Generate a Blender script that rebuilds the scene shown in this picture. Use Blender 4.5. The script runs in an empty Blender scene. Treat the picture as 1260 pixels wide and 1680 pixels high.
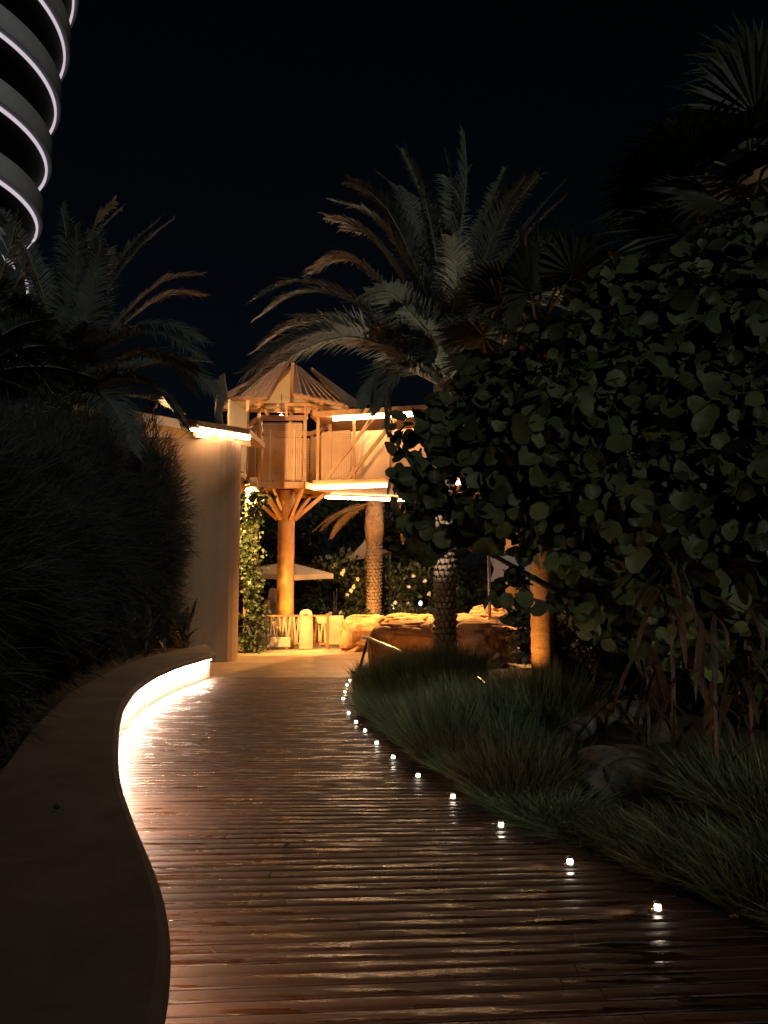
import bpy, math, random
import numpy as np
from mathutils import Vector, Matrix, Quaternion
R = math.radians
rng = random.Random(7)
npr = np.random.default_rng(7)
SC = bpy.context.scene
COL = SC.collection

# ------------------------------------------------------------------ camera, sky, moon
F = 1300.0
CAMH = 1.5
PITCH = math.atan(140.0 / F)
cam = bpy.data.cameras.new('camera')
cam.sensor_fit = 'VERTICAL'; cam.sensor_height = 36.0; cam.sensor_width = 27.0
cam.lens = 36.0 * F / 1680.0
cam.clip_end = 2000; cam.clip_start = 0.05
camo = bpy.data.objects.new('camera', cam); COL.objects.link(camo)
camo.location = (0, 0, CAMH); camo.rotation_euler = (math.pi / 2 + PITCH, 0, 0)
SC.camera = camo

MOON_EL, MOON_AZ = R(17), R(162)          # azimuth the light comes from, clockwise from +Y
world = bpy.data.worlds.new('World'); SC.world = world; world.use_nodes = True
wn = world.node_tree.nodes; wl = world.node_tree.links
sky = wn.new('ShaderNodeTexSky'); sky.sky_type = 'NISHITA'; sky.sun_disc = False
sky.sun_elevation = MOON_EL; sky.sun_rotation = MOON_AZ; sky.ozone_density = 3.0
wl.new(sky.outputs[0], wn['Background'].inputs[0]); wn['Background'].inputs[1].default_value = 0.0007
sun = bpy.data.lights.new('moon', 'SUN'); sun.energy = 0.52; sun.angle = R(3); sun.color = (1.0, 0.96, 0.86)
suno = bpy.data.objects.new('moon', sun); COL.objects.link(suno)
sd = Vector((math.sin(MOON_AZ) * math.cos(MOON_EL), math.cos(MOON_AZ) * math.cos(MOON_EL), math.sin(MOON_EL)))
suno.rotation_euler = sd.to_track_quat('Z', 'Y').to_euler()
suno.location = sd * 60
SC.view_settings.view_transform = 'Standard'; SC.view_settings.look = 'None'
SC.view_settings.exposure = 0; SC.view_settings.gamma = 1; SC.view_settings.use_curve_mapping = False
SC.render.engine = 'CYCLES'
SC.cycles.use_denoising = True
SC.cycles.max_bounces = 6; SC.cycles.diffuse_bounces = 3; SC.cycles.glossy_bounces = 3
SC.cycles.transmission_bounces = 3; SC.cycles.transparent_max_bounces = 8
SC.cycles.sample_clamp_indirect = 4.0
SC.cycles.caustics_reflective = False; SC.cycles.caustics_refractive = False

# ------------------------------------------------------------------ helpers
cp, sp = math.cos(PITCH), math.sin(PITCH)
def pt(px, py, Y):
    u = (px - 630) / F; v = (840 - py) / F
    k = Y / (cp - v * sp)
    return Vector((u * k, Y, CAMH + (sp + v * cp) * k))
def gnd(px, py, h=0.0):
    u = (px - 630) / F; v = (840 - py) / F
    k = (h - CAMH) / (sp + v * cp)
    return Vector((u * k, (cp - v * sp) * k, h))
def interp(tab, x):
    xs = [t[0] for t in tab]; ys = [t[1] for t in tab]
    return float(np.interp(x, xs, ys))
def smooth_tab(tab, step=0.2):
    a = np.array(tab, float); xs = np.arange(a[0, 0], a[-1, 0] + 1e-6, step)
    ys = np.interp(xs, a[:, 0], a[:, 1])
    k = np.array([1, 2, 3, 4, 3, 2, 1], float); k /= k.sum()
    yp = np.concatenate([2 * ys[0] - ys[3:0:-1], ys, 2 * ys[-1] - ys[-2:-5:-1]])
    return list(zip(xs, np.convolve(yp, k, 'valid')))

ORG = {}
def place(o, parent, origin):
    COL.objects.link(o)
    if parent is not None:
        o.parent = parent; o.location = origin - ORG[parent]
    else:
        o.location = origin
    ORG[o] = Vector(origin)
    return o
def tag(o, label=None, cat=None, group=None, kind=None):
    if label: o['label'] = label
    if cat: o['category'] = cat
    if group: o['group'] = group
    if kind: o['kind'] = kind
    return o
def empty(name, loc, label=None, cat=None, group=None, parent=None):
    o = bpy.data.objects.new(name, None); o.empty_display_size = 0.2
    place(o, parent, Vector(loc))
    return tag(o, label, cat, group)

class MB:
    def __init__(s): s.v = []; s.f = []
    def add(s, vs, fs):
        n = len(s.v); s.v += [tuple(v) for v in vs]; s.f += [tuple(i + n for i in f) for f in fs]; return s
    def box(s, c, d, rz=0.0, M=None):
        hx, hy, hz = d[0] / 2, d[1] / 2, d[2] / 2
        m = M if M is not None else Matrix.Rotation(rz, 3, 'Z')
        vs = [Vector(c) + m @ Vector((x * hx, y * hy, z * hz)) for z in (-1, 1) for y in (-1, 1) for x in (-1, 1)]
        return s.add(vs, [(0, 2, 3, 1), (4, 5, 7, 6), (0, 1, 5, 4), (2, 6, 7, 3), (0, 4, 6, 2), (1, 3, 7, 5)])
    def beam(s, a, b, w, h, up=(0, 0, 1)):
        a, b = Vector(a), Vector(b); d = (b - a); L = d.length; d.normalize()
        x = d.cross(Vector(up))
        if x.length < 1e-4: x = d.cross(Vector((1, 0, 0)))
        x.normalize(); z = x.cross(d)
        M = Matrix((x, d, z)).transposed()
        return s.box((a + b) / 2, (w, L, h), M=M)
    def tube(s, pts, rad, n=8, cap=True):
        pts = [Vector(p) for p in pts]
        if not isinstance(rad, (list, tuple)): rad = [rad] * len(pts)
        rings = []; ref = None
        for i, p in enumerate(pts):
            t = (pts[min(i + 1, len(pts) - 1)] - pts[max(i - 1, 0)]).normalized()
            if ref is None: ref = t.orthogonal().normalized()
            ref = (ref - t * ref.dot(t)).normalized(); b = t.cross(ref)
            rings.append([p + (ref * math.cos(2 * math.pi * k / n) + b * math.sin(2 * math.pi * k / n)) * rad[i] for k in range(n)])
        vs = [q for r in rings for q in r]; fs = []
        for i in range(len(pts) - 1):
            for k in range(n):
                a = i * n + k; b2 = i * n + (k + 1) % n
                fs.append((a, b2, b2 + n, a + n))
        if cap:
            fs.append(tuple(range(n - 1, -1, -1))); m = (len(pts) - 1) * n; fs.append(tuple(range(m, m + n)))
        return s.add(vs, fs)
    def lathe(s, prof, n=24, c=(0, 0, 0), a0=0, a1=2 * math.pi):
        c = Vector(c); full = abs(a1 - a0 - 2 * math.pi) < 1e-6; m = n if full else n + 1
        vs = []; fs = []
        for r, z in prof:
            for k in range(m):
                a = a0 + (a1 - a0) * k / n
                vs.append(c + Vector((r * math.cos(a), r * math.sin(a), z)))
        for i in range(len(prof) - 1):
            for k in range(n):
                k2 = (k + 1) % m
                fs.append((i * m + k, i * m + k2, (i + 1) * m + k2, (i + 1) * m + k))
        return s.add(vs, fs)
    def prism(s, poly, z0, z1):
        n = len(poly)
        vs = [(p[0], p[1], z0) for p in poly] + [(p[0], p[1], z1) for p in poly]
        fs = [tuple(range(n - 1, -1, -1)), tuple(range(n, 2 * n))] + [(i, (i + 1) % n, n + (i + 1) % n, n + i) for i in range(n)]
        return s.add(vs, fs)
    def slab3(s, poly, nrm, t):
        """3-D polygon thickened along nrm"""
        nrm = Vector(nrm); n = len(poly); P = [Vector(p) for p in poly]
        vs = P + [p - nrm * t for p in P]
        fs = [tuple(range(n)), tuple(range(2 * n - 1, n - 1, -1))] + [(i, n + i, n + (i + 1) % n, (i + 1) % n) for i in range(n)]
        return s.add(vs, fs)
    def build(s, name, mat, parent=None, origin=None, smooth=False, bevel=0, fix=False):
        vs = np.array([tuple(v) for v in s.v], float)
        if origin is None:
            origin = ORG[parent] if parent is not None else Vector(((vs[:, 0].min() + vs[:, 0].max()) / 2, (vs[:, 1].min() + vs[:, 1].max()) / 2, vs[:, 2].min()))
        origin = Vector(origin); vs = vs - np.array(origin)
        me = bpy.data.meshes.new(name); me.from_pydata(vs.tolist(), [], s.f); me.update()
        if fix:
            import bmesh
            bm = bmesh.new(); bm.from_mesh(me); bmesh.ops.recalc_face_normals(bm, faces=bm.faces); bm.to_mesh(me); bm.free()
        me.materials.append(mat)
        if smooth:
            me.polygons.foreach_set('use_smooth', [True] * len(me.polygons))
        o = bpy.data.objects.new(name, me); place(o, parent, origin)
        if bevel:
            b = o.modifiers.new('bevel', 'BEVEL'); b.width = bevel; b.segments = 2; b.limit_method = 'ANGLE'
        return o
def mesh_np(name, V, Fc, mat, parent=None, origin=(0, 0, 0), col=None, smooth=False):
    """V (n,3), Fc (m,k) arrays of equal-size faces"""
    V = np.asarray(V, float) - np.array(origin, float)
    me = bpy.data.meshes.new(name); m, k = Fc.shape
    me.vertices.add(len(V)); me.vertices.foreach_set('co', V.astype(np.float32).ravel())
    me.loops.add(m * k); me.loops.foreach_set('vertex_index', Fc.astype(np.int32).ravel())
    me.polygons.add(m); me.polygons.foreach_set('loop_start', np.arange(0, m * k, k, dtype=np.int32))
    me.polygons.foreach_set('loop_total', np.full(m, k, np.int32))
    if smooth: me.polygons.foreach_set('use_smooth', np.ones(m, bool))
    me.update(calc_edges=True)
    if col is not None:
        at = me.attributes.new('tint', 'FLOAT', 'POINT'); at.data.foreach_set('value', np.asarray(col, np.float32))
    me.materials.append(mat)
    o = bpy.data.objects.new(name, me); place(o, parent, Vector(origin))
    return o
def copy_part(o, parent, loc=None, rot=None, scale=None):
    c = o.copy(); COL.objects.link(c); c.parent = parent
    if loc is not None: c.location = loc
    if rot is not None: c.rotation_euler = rot
    if scale is not None: c.scale = scale
    return c

# ------------------------------------------------------------------ materials
def mk(name, col, rough=0.6, col2=None, scale=4.0, bump=0.0, bscale=30.0, metal=0.0, stretch=(1, 1, 1), randv=0.0, tint=False, spec=0.5, rough2=None, trans=0.0, detail=6, rlo=0.35, rhi=0.65):
    m = bpy.data.materials.new(name); m.use_nodes = True
    N = m.node_tree.nodes; L = m.node_tree.links; b = N['Principled BSDF']
    b.inputs['Roughness'].default_value = rough; b.inputs['Metallic'].default_value = metal
    b.inputs['Specular IOR Level'].default_value = spec
    tc = N.new('ShaderNodeTexCoord'); mp = N.new('ShaderNodeMapping'); mp.inputs['Scale'].default_value = stretch
    geo = N.new('ShaderNodeNewGeometry'); L.new(geo.outputs['Position'], mp.inputs['Vector'])
    nz = N.new('ShaderNodeTexNoise'); nz.inputs['Scale'].default_value = scale; nz.inputs['Detail'].default_value = detail
    nz.inputs['Roughness'].default_value = 0.6; L.new(mp.outputs[0], nz.inputs['Vector'])
    c2 = col2 if col2 is not None else tuple(c * 0.7 for c in col)
    rp = N.new('ShaderNodeValToRGB'); rp.color_ramp.elements[0].position = 0.32; rp.color_ramp.elements[1].position = 0.68
    rp.color_ramp.elements[0].color = (*c2, 1); rp.color_ramp.elements[1].color = (*col, 1)
    L.new(nz.outputs['Fac'], rp.inputs[0]); out = rp.outputs[0]
    if randv or tint:
        hs = N.new('ShaderNodeHueSaturation'); L.new(out, hs.inputs['Color'])
        mr = N.new('ShaderNodeMapRange'); mr.inputs[3].default_value = 1 - (randv or 0.5); mr.inputs[4].default_value = 1 + (randv or 0.5)
        if tint:
            at = N.new('ShaderNodeAttribute'); at.attribute_name = 'tint'; L.new(at.outputs['Fac'], mr.inputs[0])
        else:
            oi = N.new('ShaderNodeObjectInfo'); L.new(oi.outputs['Random'], mr.inputs[0])
        L.new(mr.outputs[0], hs.inputs['Value']); out = hs.outputs[0]
    L.new(out, b.inputs['Base Color'])
    if rough2 is not None:
        r2 = N.new('ShaderNodeMapRange'); r2.inputs[1].default_value = rlo; r2.inputs[2].default_value = rhi
        r2.inputs[3].default_value = rough; r2.inputs[4].default_value = rough2
        n2 = N.new('ShaderNodeTexNoise'); n2.inputs['Scale'].default_value = scale * 1.7; n2.inputs['Detail'].default_value = 4
        L.new(mp.outputs[0], n2.inputs['Vector']); L.new(n2.outputs['Fac'], r2.inputs[0]); L.new(r2.outputs[0], b.inputs['Roughness'])
    if bump:
        bn = N.new('ShaderNodeTexNoise'); bn.inputs['Scale'].default_value = bscale; bn.inputs['Detail'].default_value = 5
        L.new(mp.outputs[0], bn.inputs['Vector'])
        bp = N.new('ShaderNodeBump'); bp.inputs['Strength'].default_value = bump; bp.inputs['Distance'].default_value = 0.02
        L.new(bn.outputs['Fac'], bp.inputs['Height']); L.new(bp.outputs[0], b.inputs['Normal'])
    if trans:
        tr = N.new('ShaderNodeBsdfTranslucent'); L.new(out, tr.inputs['Color'])
        mx = N.new('ShaderNodeMixShader'); mx.inputs[0].default_value = trans
        L.new(b.outputs[0], mx.inputs[1]); L.new(tr.outputs[0], mx.inputs[2]); L.new(mx.outputs[0], N['Material Output'].inputs[0])
    return m
def stain(m, amt=0.45, scale=0.9, stretch=(1, 1, 1)):
    N = m.node_tree.nodes; L = m.node_tree.links; b = N['Principled BSDF']; src = b.inputs['Base Color'].links[0].from_socket
    geo = N.new('ShaderNodeNewGeometry'); mp = N.new('ShaderNodeMapping'); mp.inputs['Scale'].default_value = stretch; L.new(geo.outputs['Position'], mp.inputs[0])
    n1 = N.new('ShaderNodeTexNoise'); n1.inputs['Scale'].default_value = scale; n1.inputs['Detail'].default_value = 9; n1.inputs['Roughness'].default_value = 0.7; n1.inputs['Distortion'].default_value = 0.6
    L.new(mp.outputs[0], n1.inputs['Vector'])
    rp = N.new('ShaderNodeValToRGB'); rp.color_ramp.elements[0].position = 0.38; rp.color_ramp.elements[1].position = 0.62
    v = 1 - amt; rp.color_ramp.elements[0].color = (v, v * .97, v * .92, 1); rp.color_ramp.elements[1].color = (1, 1, 1, 1); L.new(n1.outputs['Fac'], rp.inputs[0])
    mx = N.new('ShaderNodeMix'); mx.data_type = 'RGBA'; mx.blend_type = 'MULTIPLY'; mx.inputs[0].default_value = 1.0
    L.new(src, mx.inputs[6]); L.new(rp.outputs[0], mx.inputs[7]); L.new(mx.outputs[2], b.inputs['Base Color'])
def emis(name, col, strength):
    m = bpy.data.materials.new(name); m.use_nodes = True
    N = m.node_tree.nodes; L = m.node_tree.links; N.remove(N['Principled BSDF'])
    e = N.new('ShaderNodeEmission'); e.inputs[0].default_value = (*col, 1); e.inputs[1].default_value = strength
    L.new(e.outputs[0], N['Material Output'].inputs[0]); return m

M = {}
M['plank'] = mk('wet_wood', (0.062, 0.025, 0.0135), 0.08, (0.031, 0.0125, 0.007), 2.2, 0.12, 60, stretch=(0.6, 5, 5), randv=0.3, rough2=0.62, spec=0.30, rlo=0.38, rhi=0.50)
M['joist'] = mk('joist_wood', (0.03, 0.02, 0.014), 0.9)
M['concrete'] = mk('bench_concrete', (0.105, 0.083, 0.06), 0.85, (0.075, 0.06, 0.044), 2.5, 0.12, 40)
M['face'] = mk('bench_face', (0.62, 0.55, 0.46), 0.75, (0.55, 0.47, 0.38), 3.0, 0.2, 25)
M['stucco'] = mk('tan_stucco', (0.31, 0.21, 0.125), 0.85, (0.27, 0.18, 0.105), 1.2, 0.2, 60)
M['plaza'] = mk('sandy_paving', (0.40, 0.30, 0.20), 0.55, (0.30, 0.22, 0.14), 1.5, 0.15, 40)
M['path'] = mk('shadowed_path', (0.16, 0.12, 0.09), 0.28, (0.10, 0.075, 0.055), 1.2, 0.1, 30, rough2=0.5)  # dark tone paints the tall wall's shadow into the paving
M['soil'] = mk('soil', (0.035, 0.026, 0.018), 0.95, None, 8, 0.8, 25)
M['ground'] = mk('dark_ground', (0.05, 0.042, 0.03), 0.95, None, 0.8, 0.5, 10)
M['wood_o'] = mk('honey_timber', (0.52, 0.30, 0.12), 0.6, (0.40, 0.22, 0.08), 5, 0.1, 40)
M['wood_d'] = mk('brown_timber', (0.30, 0.16, 0.07), 0.6, (0.22, 0.11, 0.045), 5, 0.1, 40)
M['wire'] = mk('tan_wire', (0.48, 0.31, 0.15), 0.55, (0.42, 0.26, 0.12), 3)
M['roofsheet'] = mk('roof_sheet', (0.36, 0.25, 0.19), 0.5, (0.28, 0.19, 0.14), 3)
M['lining'] = mk('pale_lining', (0.62, 0.52, 0.32), 0.7, (0.55, 0.45, 0.26), 3)
M['canvas'] = mk('tan_canvas', (0.55, 0.38, 0.22), 0.75, (0.48, 0.32, 0.17), 2, 0.1, 60)
M['sail'] = mk('pale_sail', (0.55, 0.48, 0.40), 0.8, (0.48, 0.41, 0.33), 2, 0.1, 30)
M['steel'] = mk('brushed_steel', (0.6, 0.58, 0.55), 0.3, None, 8, metal=1.0)
M['grey_metal'] = mk('grey_painted_metal', (0.30, 0.29, 0.29), 0.5)
M['dark_metal'] = mk('dark_metal', (0.02, 0.02, 0.02), 0.5)
M['rock_o'] = mk('sandstone', (0.50, 0.28, 0.14), 0.85, (0.24, 0.11, 0.045), 2.2, 1.0, 9, detail=10, stretch=(1, 1, 2.2))
M['rock_g'] = mk('grey_rock', (0.17, 0.15, 0.13), 0.9, (0.08, 0.074, 0.064), 4, 1.0, 14, detail=10)
M['rock_p'] = mk('pale_rock', (0.24, 0.21, 0.18), 0.9, (0.15, 0.135, 0.115), 4, 1.0, 14, detail=10)
M['trunk'] = mk('palm_trunk', (0.20, 0.13, 0.08), 0.85, (0.10, 0.065, 0.04), 9, 0.8, 30)
M['scale'] = mk('palm_scale', (0.24, 0.17, 0.115), 0.75, (0.14, 0.095, 0.06), 9, 0.5, 40)
M['fantrunk'] = mk('fan_trunk', (0.28, 0.17, 0.09), 0.85, (0.16, 0.09, 0.045), 6, 0.8, 25, stretch=(1, 1, 5))
M['fibre'] = mk('palm_fibre', (0.34, 0.22, 0.11), 0.9, (0.18, 0.1, 0.05), 14, 1.0, 40)
M['frond'] = mk('date_frond', (0.125, 0.145, 0.125), 0.5, (0.08, 0.095, 0.08), 3, randv=0.25, trans=0.12)
M['frond2'] = mk('dim_frond', (0.10, 0.12, 0.11), 0.55, (0.065, 0.08, 0.072), 3, randv=0.25, trans=0.1, spec=0.25)  # date frond colour dimmed and greyed for the weakly lit left palms
M['dryfrond'] = mk('dry_frond', (0.24, 0.15, 0.075), 0.7, (0.15, 0.09, 0.045), 3, trans=0.1)
M['rachis'] = mk('frond_rachis', (0.17, 0.155, 0.09), 0.5, (0.12, 0.11, 0.06), 5)
M['fan'] = mk('fan_leaf', (0.045, 0.052, 0.03), 0.5, (0.026, 0.032, 0.02), 3, randv=0.2, spec=0.25, trans=0.12)
M['grape'] = mk('sea_grape_leaf', (0.088, 0.105, 0.038), 0.5, (0.052, 0.066, 0.024), 6, 0.15, 40, randv=0.75, spec=0.2, trans=0.12)
M['vein'] = mk('leaf_vein', (0.14, 0.13, 0.06), 0.5, (0.11, 0.10, 0.045), 6, spec=0.2)
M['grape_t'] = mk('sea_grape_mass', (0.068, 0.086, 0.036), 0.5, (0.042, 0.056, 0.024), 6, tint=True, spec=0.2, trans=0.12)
M['bark'] = mk('bark', (0.12, 0.085, 0.06), 0.9, None, 8, 0.8, 30)
M['grass'] = mk('grass_blade', (0.165, 0.22, 0.115), 0.6, (0.10, 0.14, 0.075), 3, tint=True, trans=0.15)
M['grass_olive'] = mk('olive_blade', (0.10, 0.105, 0.045), 0.55, (0.06, 0.065, 0.028), 3, tint=True, trans=0.15)
M['grass_dry'] = mk('straw_blade', (0.13, 0.10, 0.05), 0.6, (0.07, 0.065, 0.03), 3, tint=True, trans=0.1)
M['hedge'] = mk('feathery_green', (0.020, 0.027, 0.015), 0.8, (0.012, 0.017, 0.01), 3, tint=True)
M['vine'] = mk('vine_leaf', (0.042, 0.064, 0.018), 0.5, (0.02, 0.034, 0.010), 5, tint=True, trans=0.15)
M['shrub'] = mk('oleander_leaf', (0.045, 0.06, 0.028), 0.5, (0.025, 0.035, 0.018), 4, tint=True, trans=0.1)
M['petal'] = mk('white_petal', (0.75, 0.68, 0.55), 0.6)
M['croton'] = mk('dark_broad_leaf', (0.050, 0.034, 0.020), 0.5, (0.022, 0.024, 0.013), 5, randv=0.5)
M['dryleaf'] = mk('dry_broad_leaf', (0.060, 0.032, 0.016), 0.65, (0.026, 0.018, 0.011), 6, randv=0.4)
M['dryfall'] = mk('yellow_leaf', (0.35, 0.22, 0.06), 0.6)
M['parapet'] = mk('tower_parapet', (0.50, 0.525, 0.56), 0.6, (0.44, 0.46, 0.49), 0.5)
M['soffit'] = mk('tower_soffit', (0.05, 0.045, 0.04), 0.8)
M['glass'] = mk('dark_glazing', (0.012, 0.013, 0.015), 0.1)
M['cream'] = mk('cream_wall', (0.50, 0.45, 0.38), 0.8, (0.44, 0.39, 0.32), 1)
M['bin'] = mk('pale_bin', (0.62, 0.52, 0.36), 0.6)
M['statue'] = mk('weathered_wood', (0.15, 0.125, 0.10), 0.85, (0.085, 0.07, 0.055), 9, 0.8, 30, stretch=(1, 1, 0.3))
M['skin'] = mk('skin', (0.35, 0.2, 0.13), 0.5)
M['robe'] = mk('grey_robe', (0.26, 0.22, 0.18), 0.85)
M['scarf'] = mk('pale_scarf', (0.52, 0.42, 0.32), 0.85)
M['trouser'] = mk('black_cloth', (0.012, 0.012, 0.013), 0.9)
M['poster'] = mk('printed_sign', (0.75, 0.45, 0.2), 0.6, (0.5, 0.08, 0.03), 16)
stain(M['concrete'], 0.5, 1.3); stain(M['face'], 0.35, 2.0, (1, 1, .4)); stain(M['stucco'], 0.25, 0.8, (1.5, 1.5, .3)); stain(M['plaza'], .35, .8); stain(M['wood_o'], .3, 3, (3, 3, .4)); stain(M['plank'], .45, .9, (.7, 1, 1)); stain(M['rock_g'], .5, 4)
WARM = (1.0, 0.62, 0.34)
M['tube'] = emis('tube_light', (1.0, 0.60, 0.32), 66)
M['tube2'] = emis('canopy_tube', (1.0, 0.64, 0.38), 75)
M['bench_led'] = emis('bench_led', (1.0, 0.74, 0.54), 440)
M['bench_led_dim'] = emis('bench_led_dim', (1.0, 0.66, 0.42), 120)
M['stud'] = emis('stud_lens', (1.0, 0.85, 0.66), 34)
M['ring_led'] = emis('ring_led', (1.0, 0.86, 0.95), 0.62)
M['lantern'] = emis('platform_fill_glow', (1.0, 0.58, 0.26), 420)  # glow of the fill lamp added inside the lookout platform
M['amber_lens'] = emis('amber_lens', (1.0, 0.5, 0.12), 8)
M['lamp_w'] = emis('small_bulb', (1.0, 0.85, 0.65), 4)

# ------------------------------------------------------------------ ground, deck, path, plaza
tag(MB().add([(-500, -200, -0.25), (500, -200, -0.25), (500, 900, -0.25), (-500, 900, -0.25)], [(0, 1, 2, 3)]).build('ground', M['ground'], origin=(0, 0, -0.25)), kind='structure')

NOSE = smooth_tab([(-2, -0.62), (0, -0.52), (1.2, -0.48), (2.08, -0.54), (2.23, -0.57), (2.45, -0.616), (2.72, -0.69), (3.18, -0.86), (3.83, -1.15), (4.82, -1.56), (5.64, -1.84), (6.8, -2.22), (8.08, -2.6), (9.65, -2.97), (11.24, -3.2), (13.0, -3.3), (15.25, -3.19)], 0.15)
BACK = smooth_tab([(-2, -1.7), (0, -1.55), (1, -1.5), (2, -1.55), (3, -1.75), (4.1, -2.02), (5.05, -2.35), (6.5, -2.82), (9.1, -3.52), (12.4, -4.05), (14.4, -4.2), (18.2, -4.05)], 0.15)
EDGE = smooth_tab([(-2, 3.9), (0, 3.2), (2, 2.4), (3.87, 1.58), (4.53, 1.30), (5.27, 1.02), (6.0, 0.76), (6.72, 0.53), (7.5, 0.33), (8.23, 0.17), (9.0, 0.04), (9.6, -0.08), (10.37, -0.2), (11.8, -0.35), (12.66, -0.38), (13.6, -0.38), (14.4, -0.36), (16.5, -0.2)], 0.15)
deck = empty('boardwalk', (0, 7, -0.2)); tag(deck, kind='structure')
jb = MB()
for y in np.arange(-1.5, 15.2, 0.6):
    a, b = interp(NOSE, y), interp(EDGE, y)
    jb.box(((a + b) / 2, y, -0.12), (b - a, 0.05, 0.12))
jb.build('joist_frame', M['joist'], deck)
PITCHW = 0.10
def slope(y):
    t = min(1, max(0, (y - 3.0) / 5.0)); return 0.075 * (1 - t * t * (3 - 2 * t))
nrow = int((15.3 + 1.4) / PITCHW)
for i in range(nrow):
    y0 = -1.4 + i * PITCHW
    sl0, sl1 = slope(y0), slope(y0 + 0.09)
    xl = interp(NOSE, y0) - 0.13; xr = interp(EDGE, y0) + rng.uniform(0, 0.03)
    cuts = [xl, xr]
    if y0 > 1.2 and rng.random() < 0.9: cuts = [xl, xl + (xr - xl) * rng.uniform(0.25, 0.75), xr]
    for a, b in zip(cuts[:-1], cuts[1:]):
        a += 0.002; b -= 0.002
        nseg = max(2, int((b - a) / 0.30)); vs = []; fs = []
        prof = [(0.0, -0.024), (0.0, -0.010), (0.003, -0.0050), (0.009, -0.0014), (0.022, 0.0001), (0.043, 0.0005), (0.064, 0.0001), (0.077, -0.0014), (0.083, -0.0050), (0.086, -0.010), (0.086, -0.024)]
        roll0 = rng.gauss(0, 0.010); dz0 = rng.gauss(0, 0.0010)
        for k in range(nseg + 1):
            x = a + (b - a) * k / nseg
            roll = roll0 + rng.gauss(0, 0.014); dz = dz0 + rng.gauss(0, 0.0006)
            for (py, pz) in prof:
                yy = y0 + py + (sl0 + (sl1 - sl0) * py / 0.09) * x
                vs.append((x, yy, pz + dz + (py - 0.046) * roll))
        n = len(prof)
        for k in range(nseg):
            for j in range(n - 1):
                q = k * n + j; fs.append((q, q + n, q + n + 1, q + 1))
        fs.append(tuple(range(n))); fs.append(tuple(nseg * n + j for j in range(n - 1, -1, -1)))
        MB().add(vs, fs).build('plank', M['plank'], deck, origin=((a + b) / 2, y0, 0), smooth=False)

# path beyond the boards, coloured as the tall wall's shadow over sandy plaza
tag(MB().add([(-9, 15.25, -0.012), (14, 15.25, -0.012), (30, 60, -0.012), (-30, 60, -0.012)], [(0, 1, 2, 3)]).build('plaza', M['plaza'], origin=(0, 20, -0.012)), kind='structure')
pl = [gnd(352, 1109), gnd(380, 1104), gnd(410, 1097), gnd(445, 1088), gnd(490, 1079), gnd(545, 1073), gnd(620, 1067), gnd(720, 1063)]
pr = [Vector((-0.25, 15.25, 0)), Vector((0.0, 17, 0)), Vector((2.0, 20, 0)), Vector((4, 22, 0))]
poly = [(-3.2, 15.25)] + [(p.x, max(15.26, p.y)) for p in pl] + [(p.x, p.y) for p in reversed(pr)]
tag(MB().add([(x, y, -0.006) for x, y in poly], [tuple(range(len(poly) - 1, -1, -1))]).build('path', M['path'], origin=(0, 17, -0.006), fix=True), kind='structure')
MB()
# planting beds
def bed(name, fl, fr, y0, y1, h, seed, mat):
    r2 = np.random.default_rng(seed); ny, nx = 60, 14; vs = []; fs = []
    for j in range(ny + 1):
        y = y0 + (y1 - y0) * j / ny
        for i in range(nx + 1):
            t = i / nx; x = fl(y) + (fr(y) - fl(y)) * t ** 1.5
            vs.append((x, y, h(t, y) + r2.normal(0, 0.012)))
    for j in range(ny):
        for i in range(nx):
            a = j * (nx + 1) + i; fs.append((a, a + 1, a + nx + 2, a + nx + 1))
    return tag(MB().add(vs, fs).build(name, mat, origin=((fl(8) + fr(8)) / 2, 8, 0), smooth=True), kind='structure')
bed('planting_bed', lambda y: interp(EDGE, y) + 0.02, lambda y: 11.0, -2, 15.2, lambda t, y: -0.05 + 0.22 * min(1, t * 3), 3, M['soil'])
bed('planting_bed', lambda y: -14.0, lambda y: interp(BACK, y) - 0.004, -2, 17.9, lambda t, y: 0.36 - 0.0 * t, 4, M['soil'])

# ------------------------------------------------------------------ curved bench wall with LED under its nose
bench = empty('bench_wall', (-2.4, 8, 0), 'low curved concrete bench wall glowing from under its seat edge', 'bench')
ys = np.arange(-2, 15.26, 0.15)
tipN = Vector((-3.19, 15.25, 0)); tipB = Vector((-4.05, 18.2, 0))
fr = [Vector((interp(NOSE, y), y, 0)) for y in ys]
bk = [Vector((interp(BACK, y), y, 0)) for y in np.linspace(-2, 18.2, len(ys))]
def offs(line, d):
    out = []
    for i, p in enumerate(line):
        t = (line[min(i + 1, len(line) - 1)] - line[max(i - 1, 0)]).normalized(); n = Vector((t.y, -t.x, 0))
        out.append(p + n * d)
    return out
ZT, ZB = 0.45, 0.35
prof_d = [(-0.10, ZB, 0), (-0.025, ZB, 0), (-0.006, ZB + 0.012, 0), (0.0, ZB + 0.035, 0), (0.0, ZT - 0.04, 0), (-0.012, ZT - 0.012, 0), (-0.04, ZT, 0)]
vs = []; fs = []
L0 = [offs(fr, d) for d, z, _ in prof_d]
n = len(prof_d) + 2
for i in range(len(fr)):
    for j, (d, z, _) in enumerate(prof_d): vs.append((L0[j][i].x, L0[j][i].y, z))
    vs.append((bk[i].x, bk[i].y, ZT)); vs.append((bk[i].x, bk[i].y, ZB))
for i in range(len(fr) - 1):
    for j in range(n):
        a = i * n + j; b = i * n + (j + 1) % n; fs.append((a, b, b + n, a + n))
fs.append(tuple(range(n))); m = (len(fr) - 1) * n; fs.append(tuple(m + j for j in range(n - 1, -1, -1)))
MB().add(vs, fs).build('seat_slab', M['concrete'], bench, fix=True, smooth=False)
face = offs(fr, -0.11); back2 = [b + (f - b).normalized() * 0.02 for f, b in zip(fr, bk)]
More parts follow.
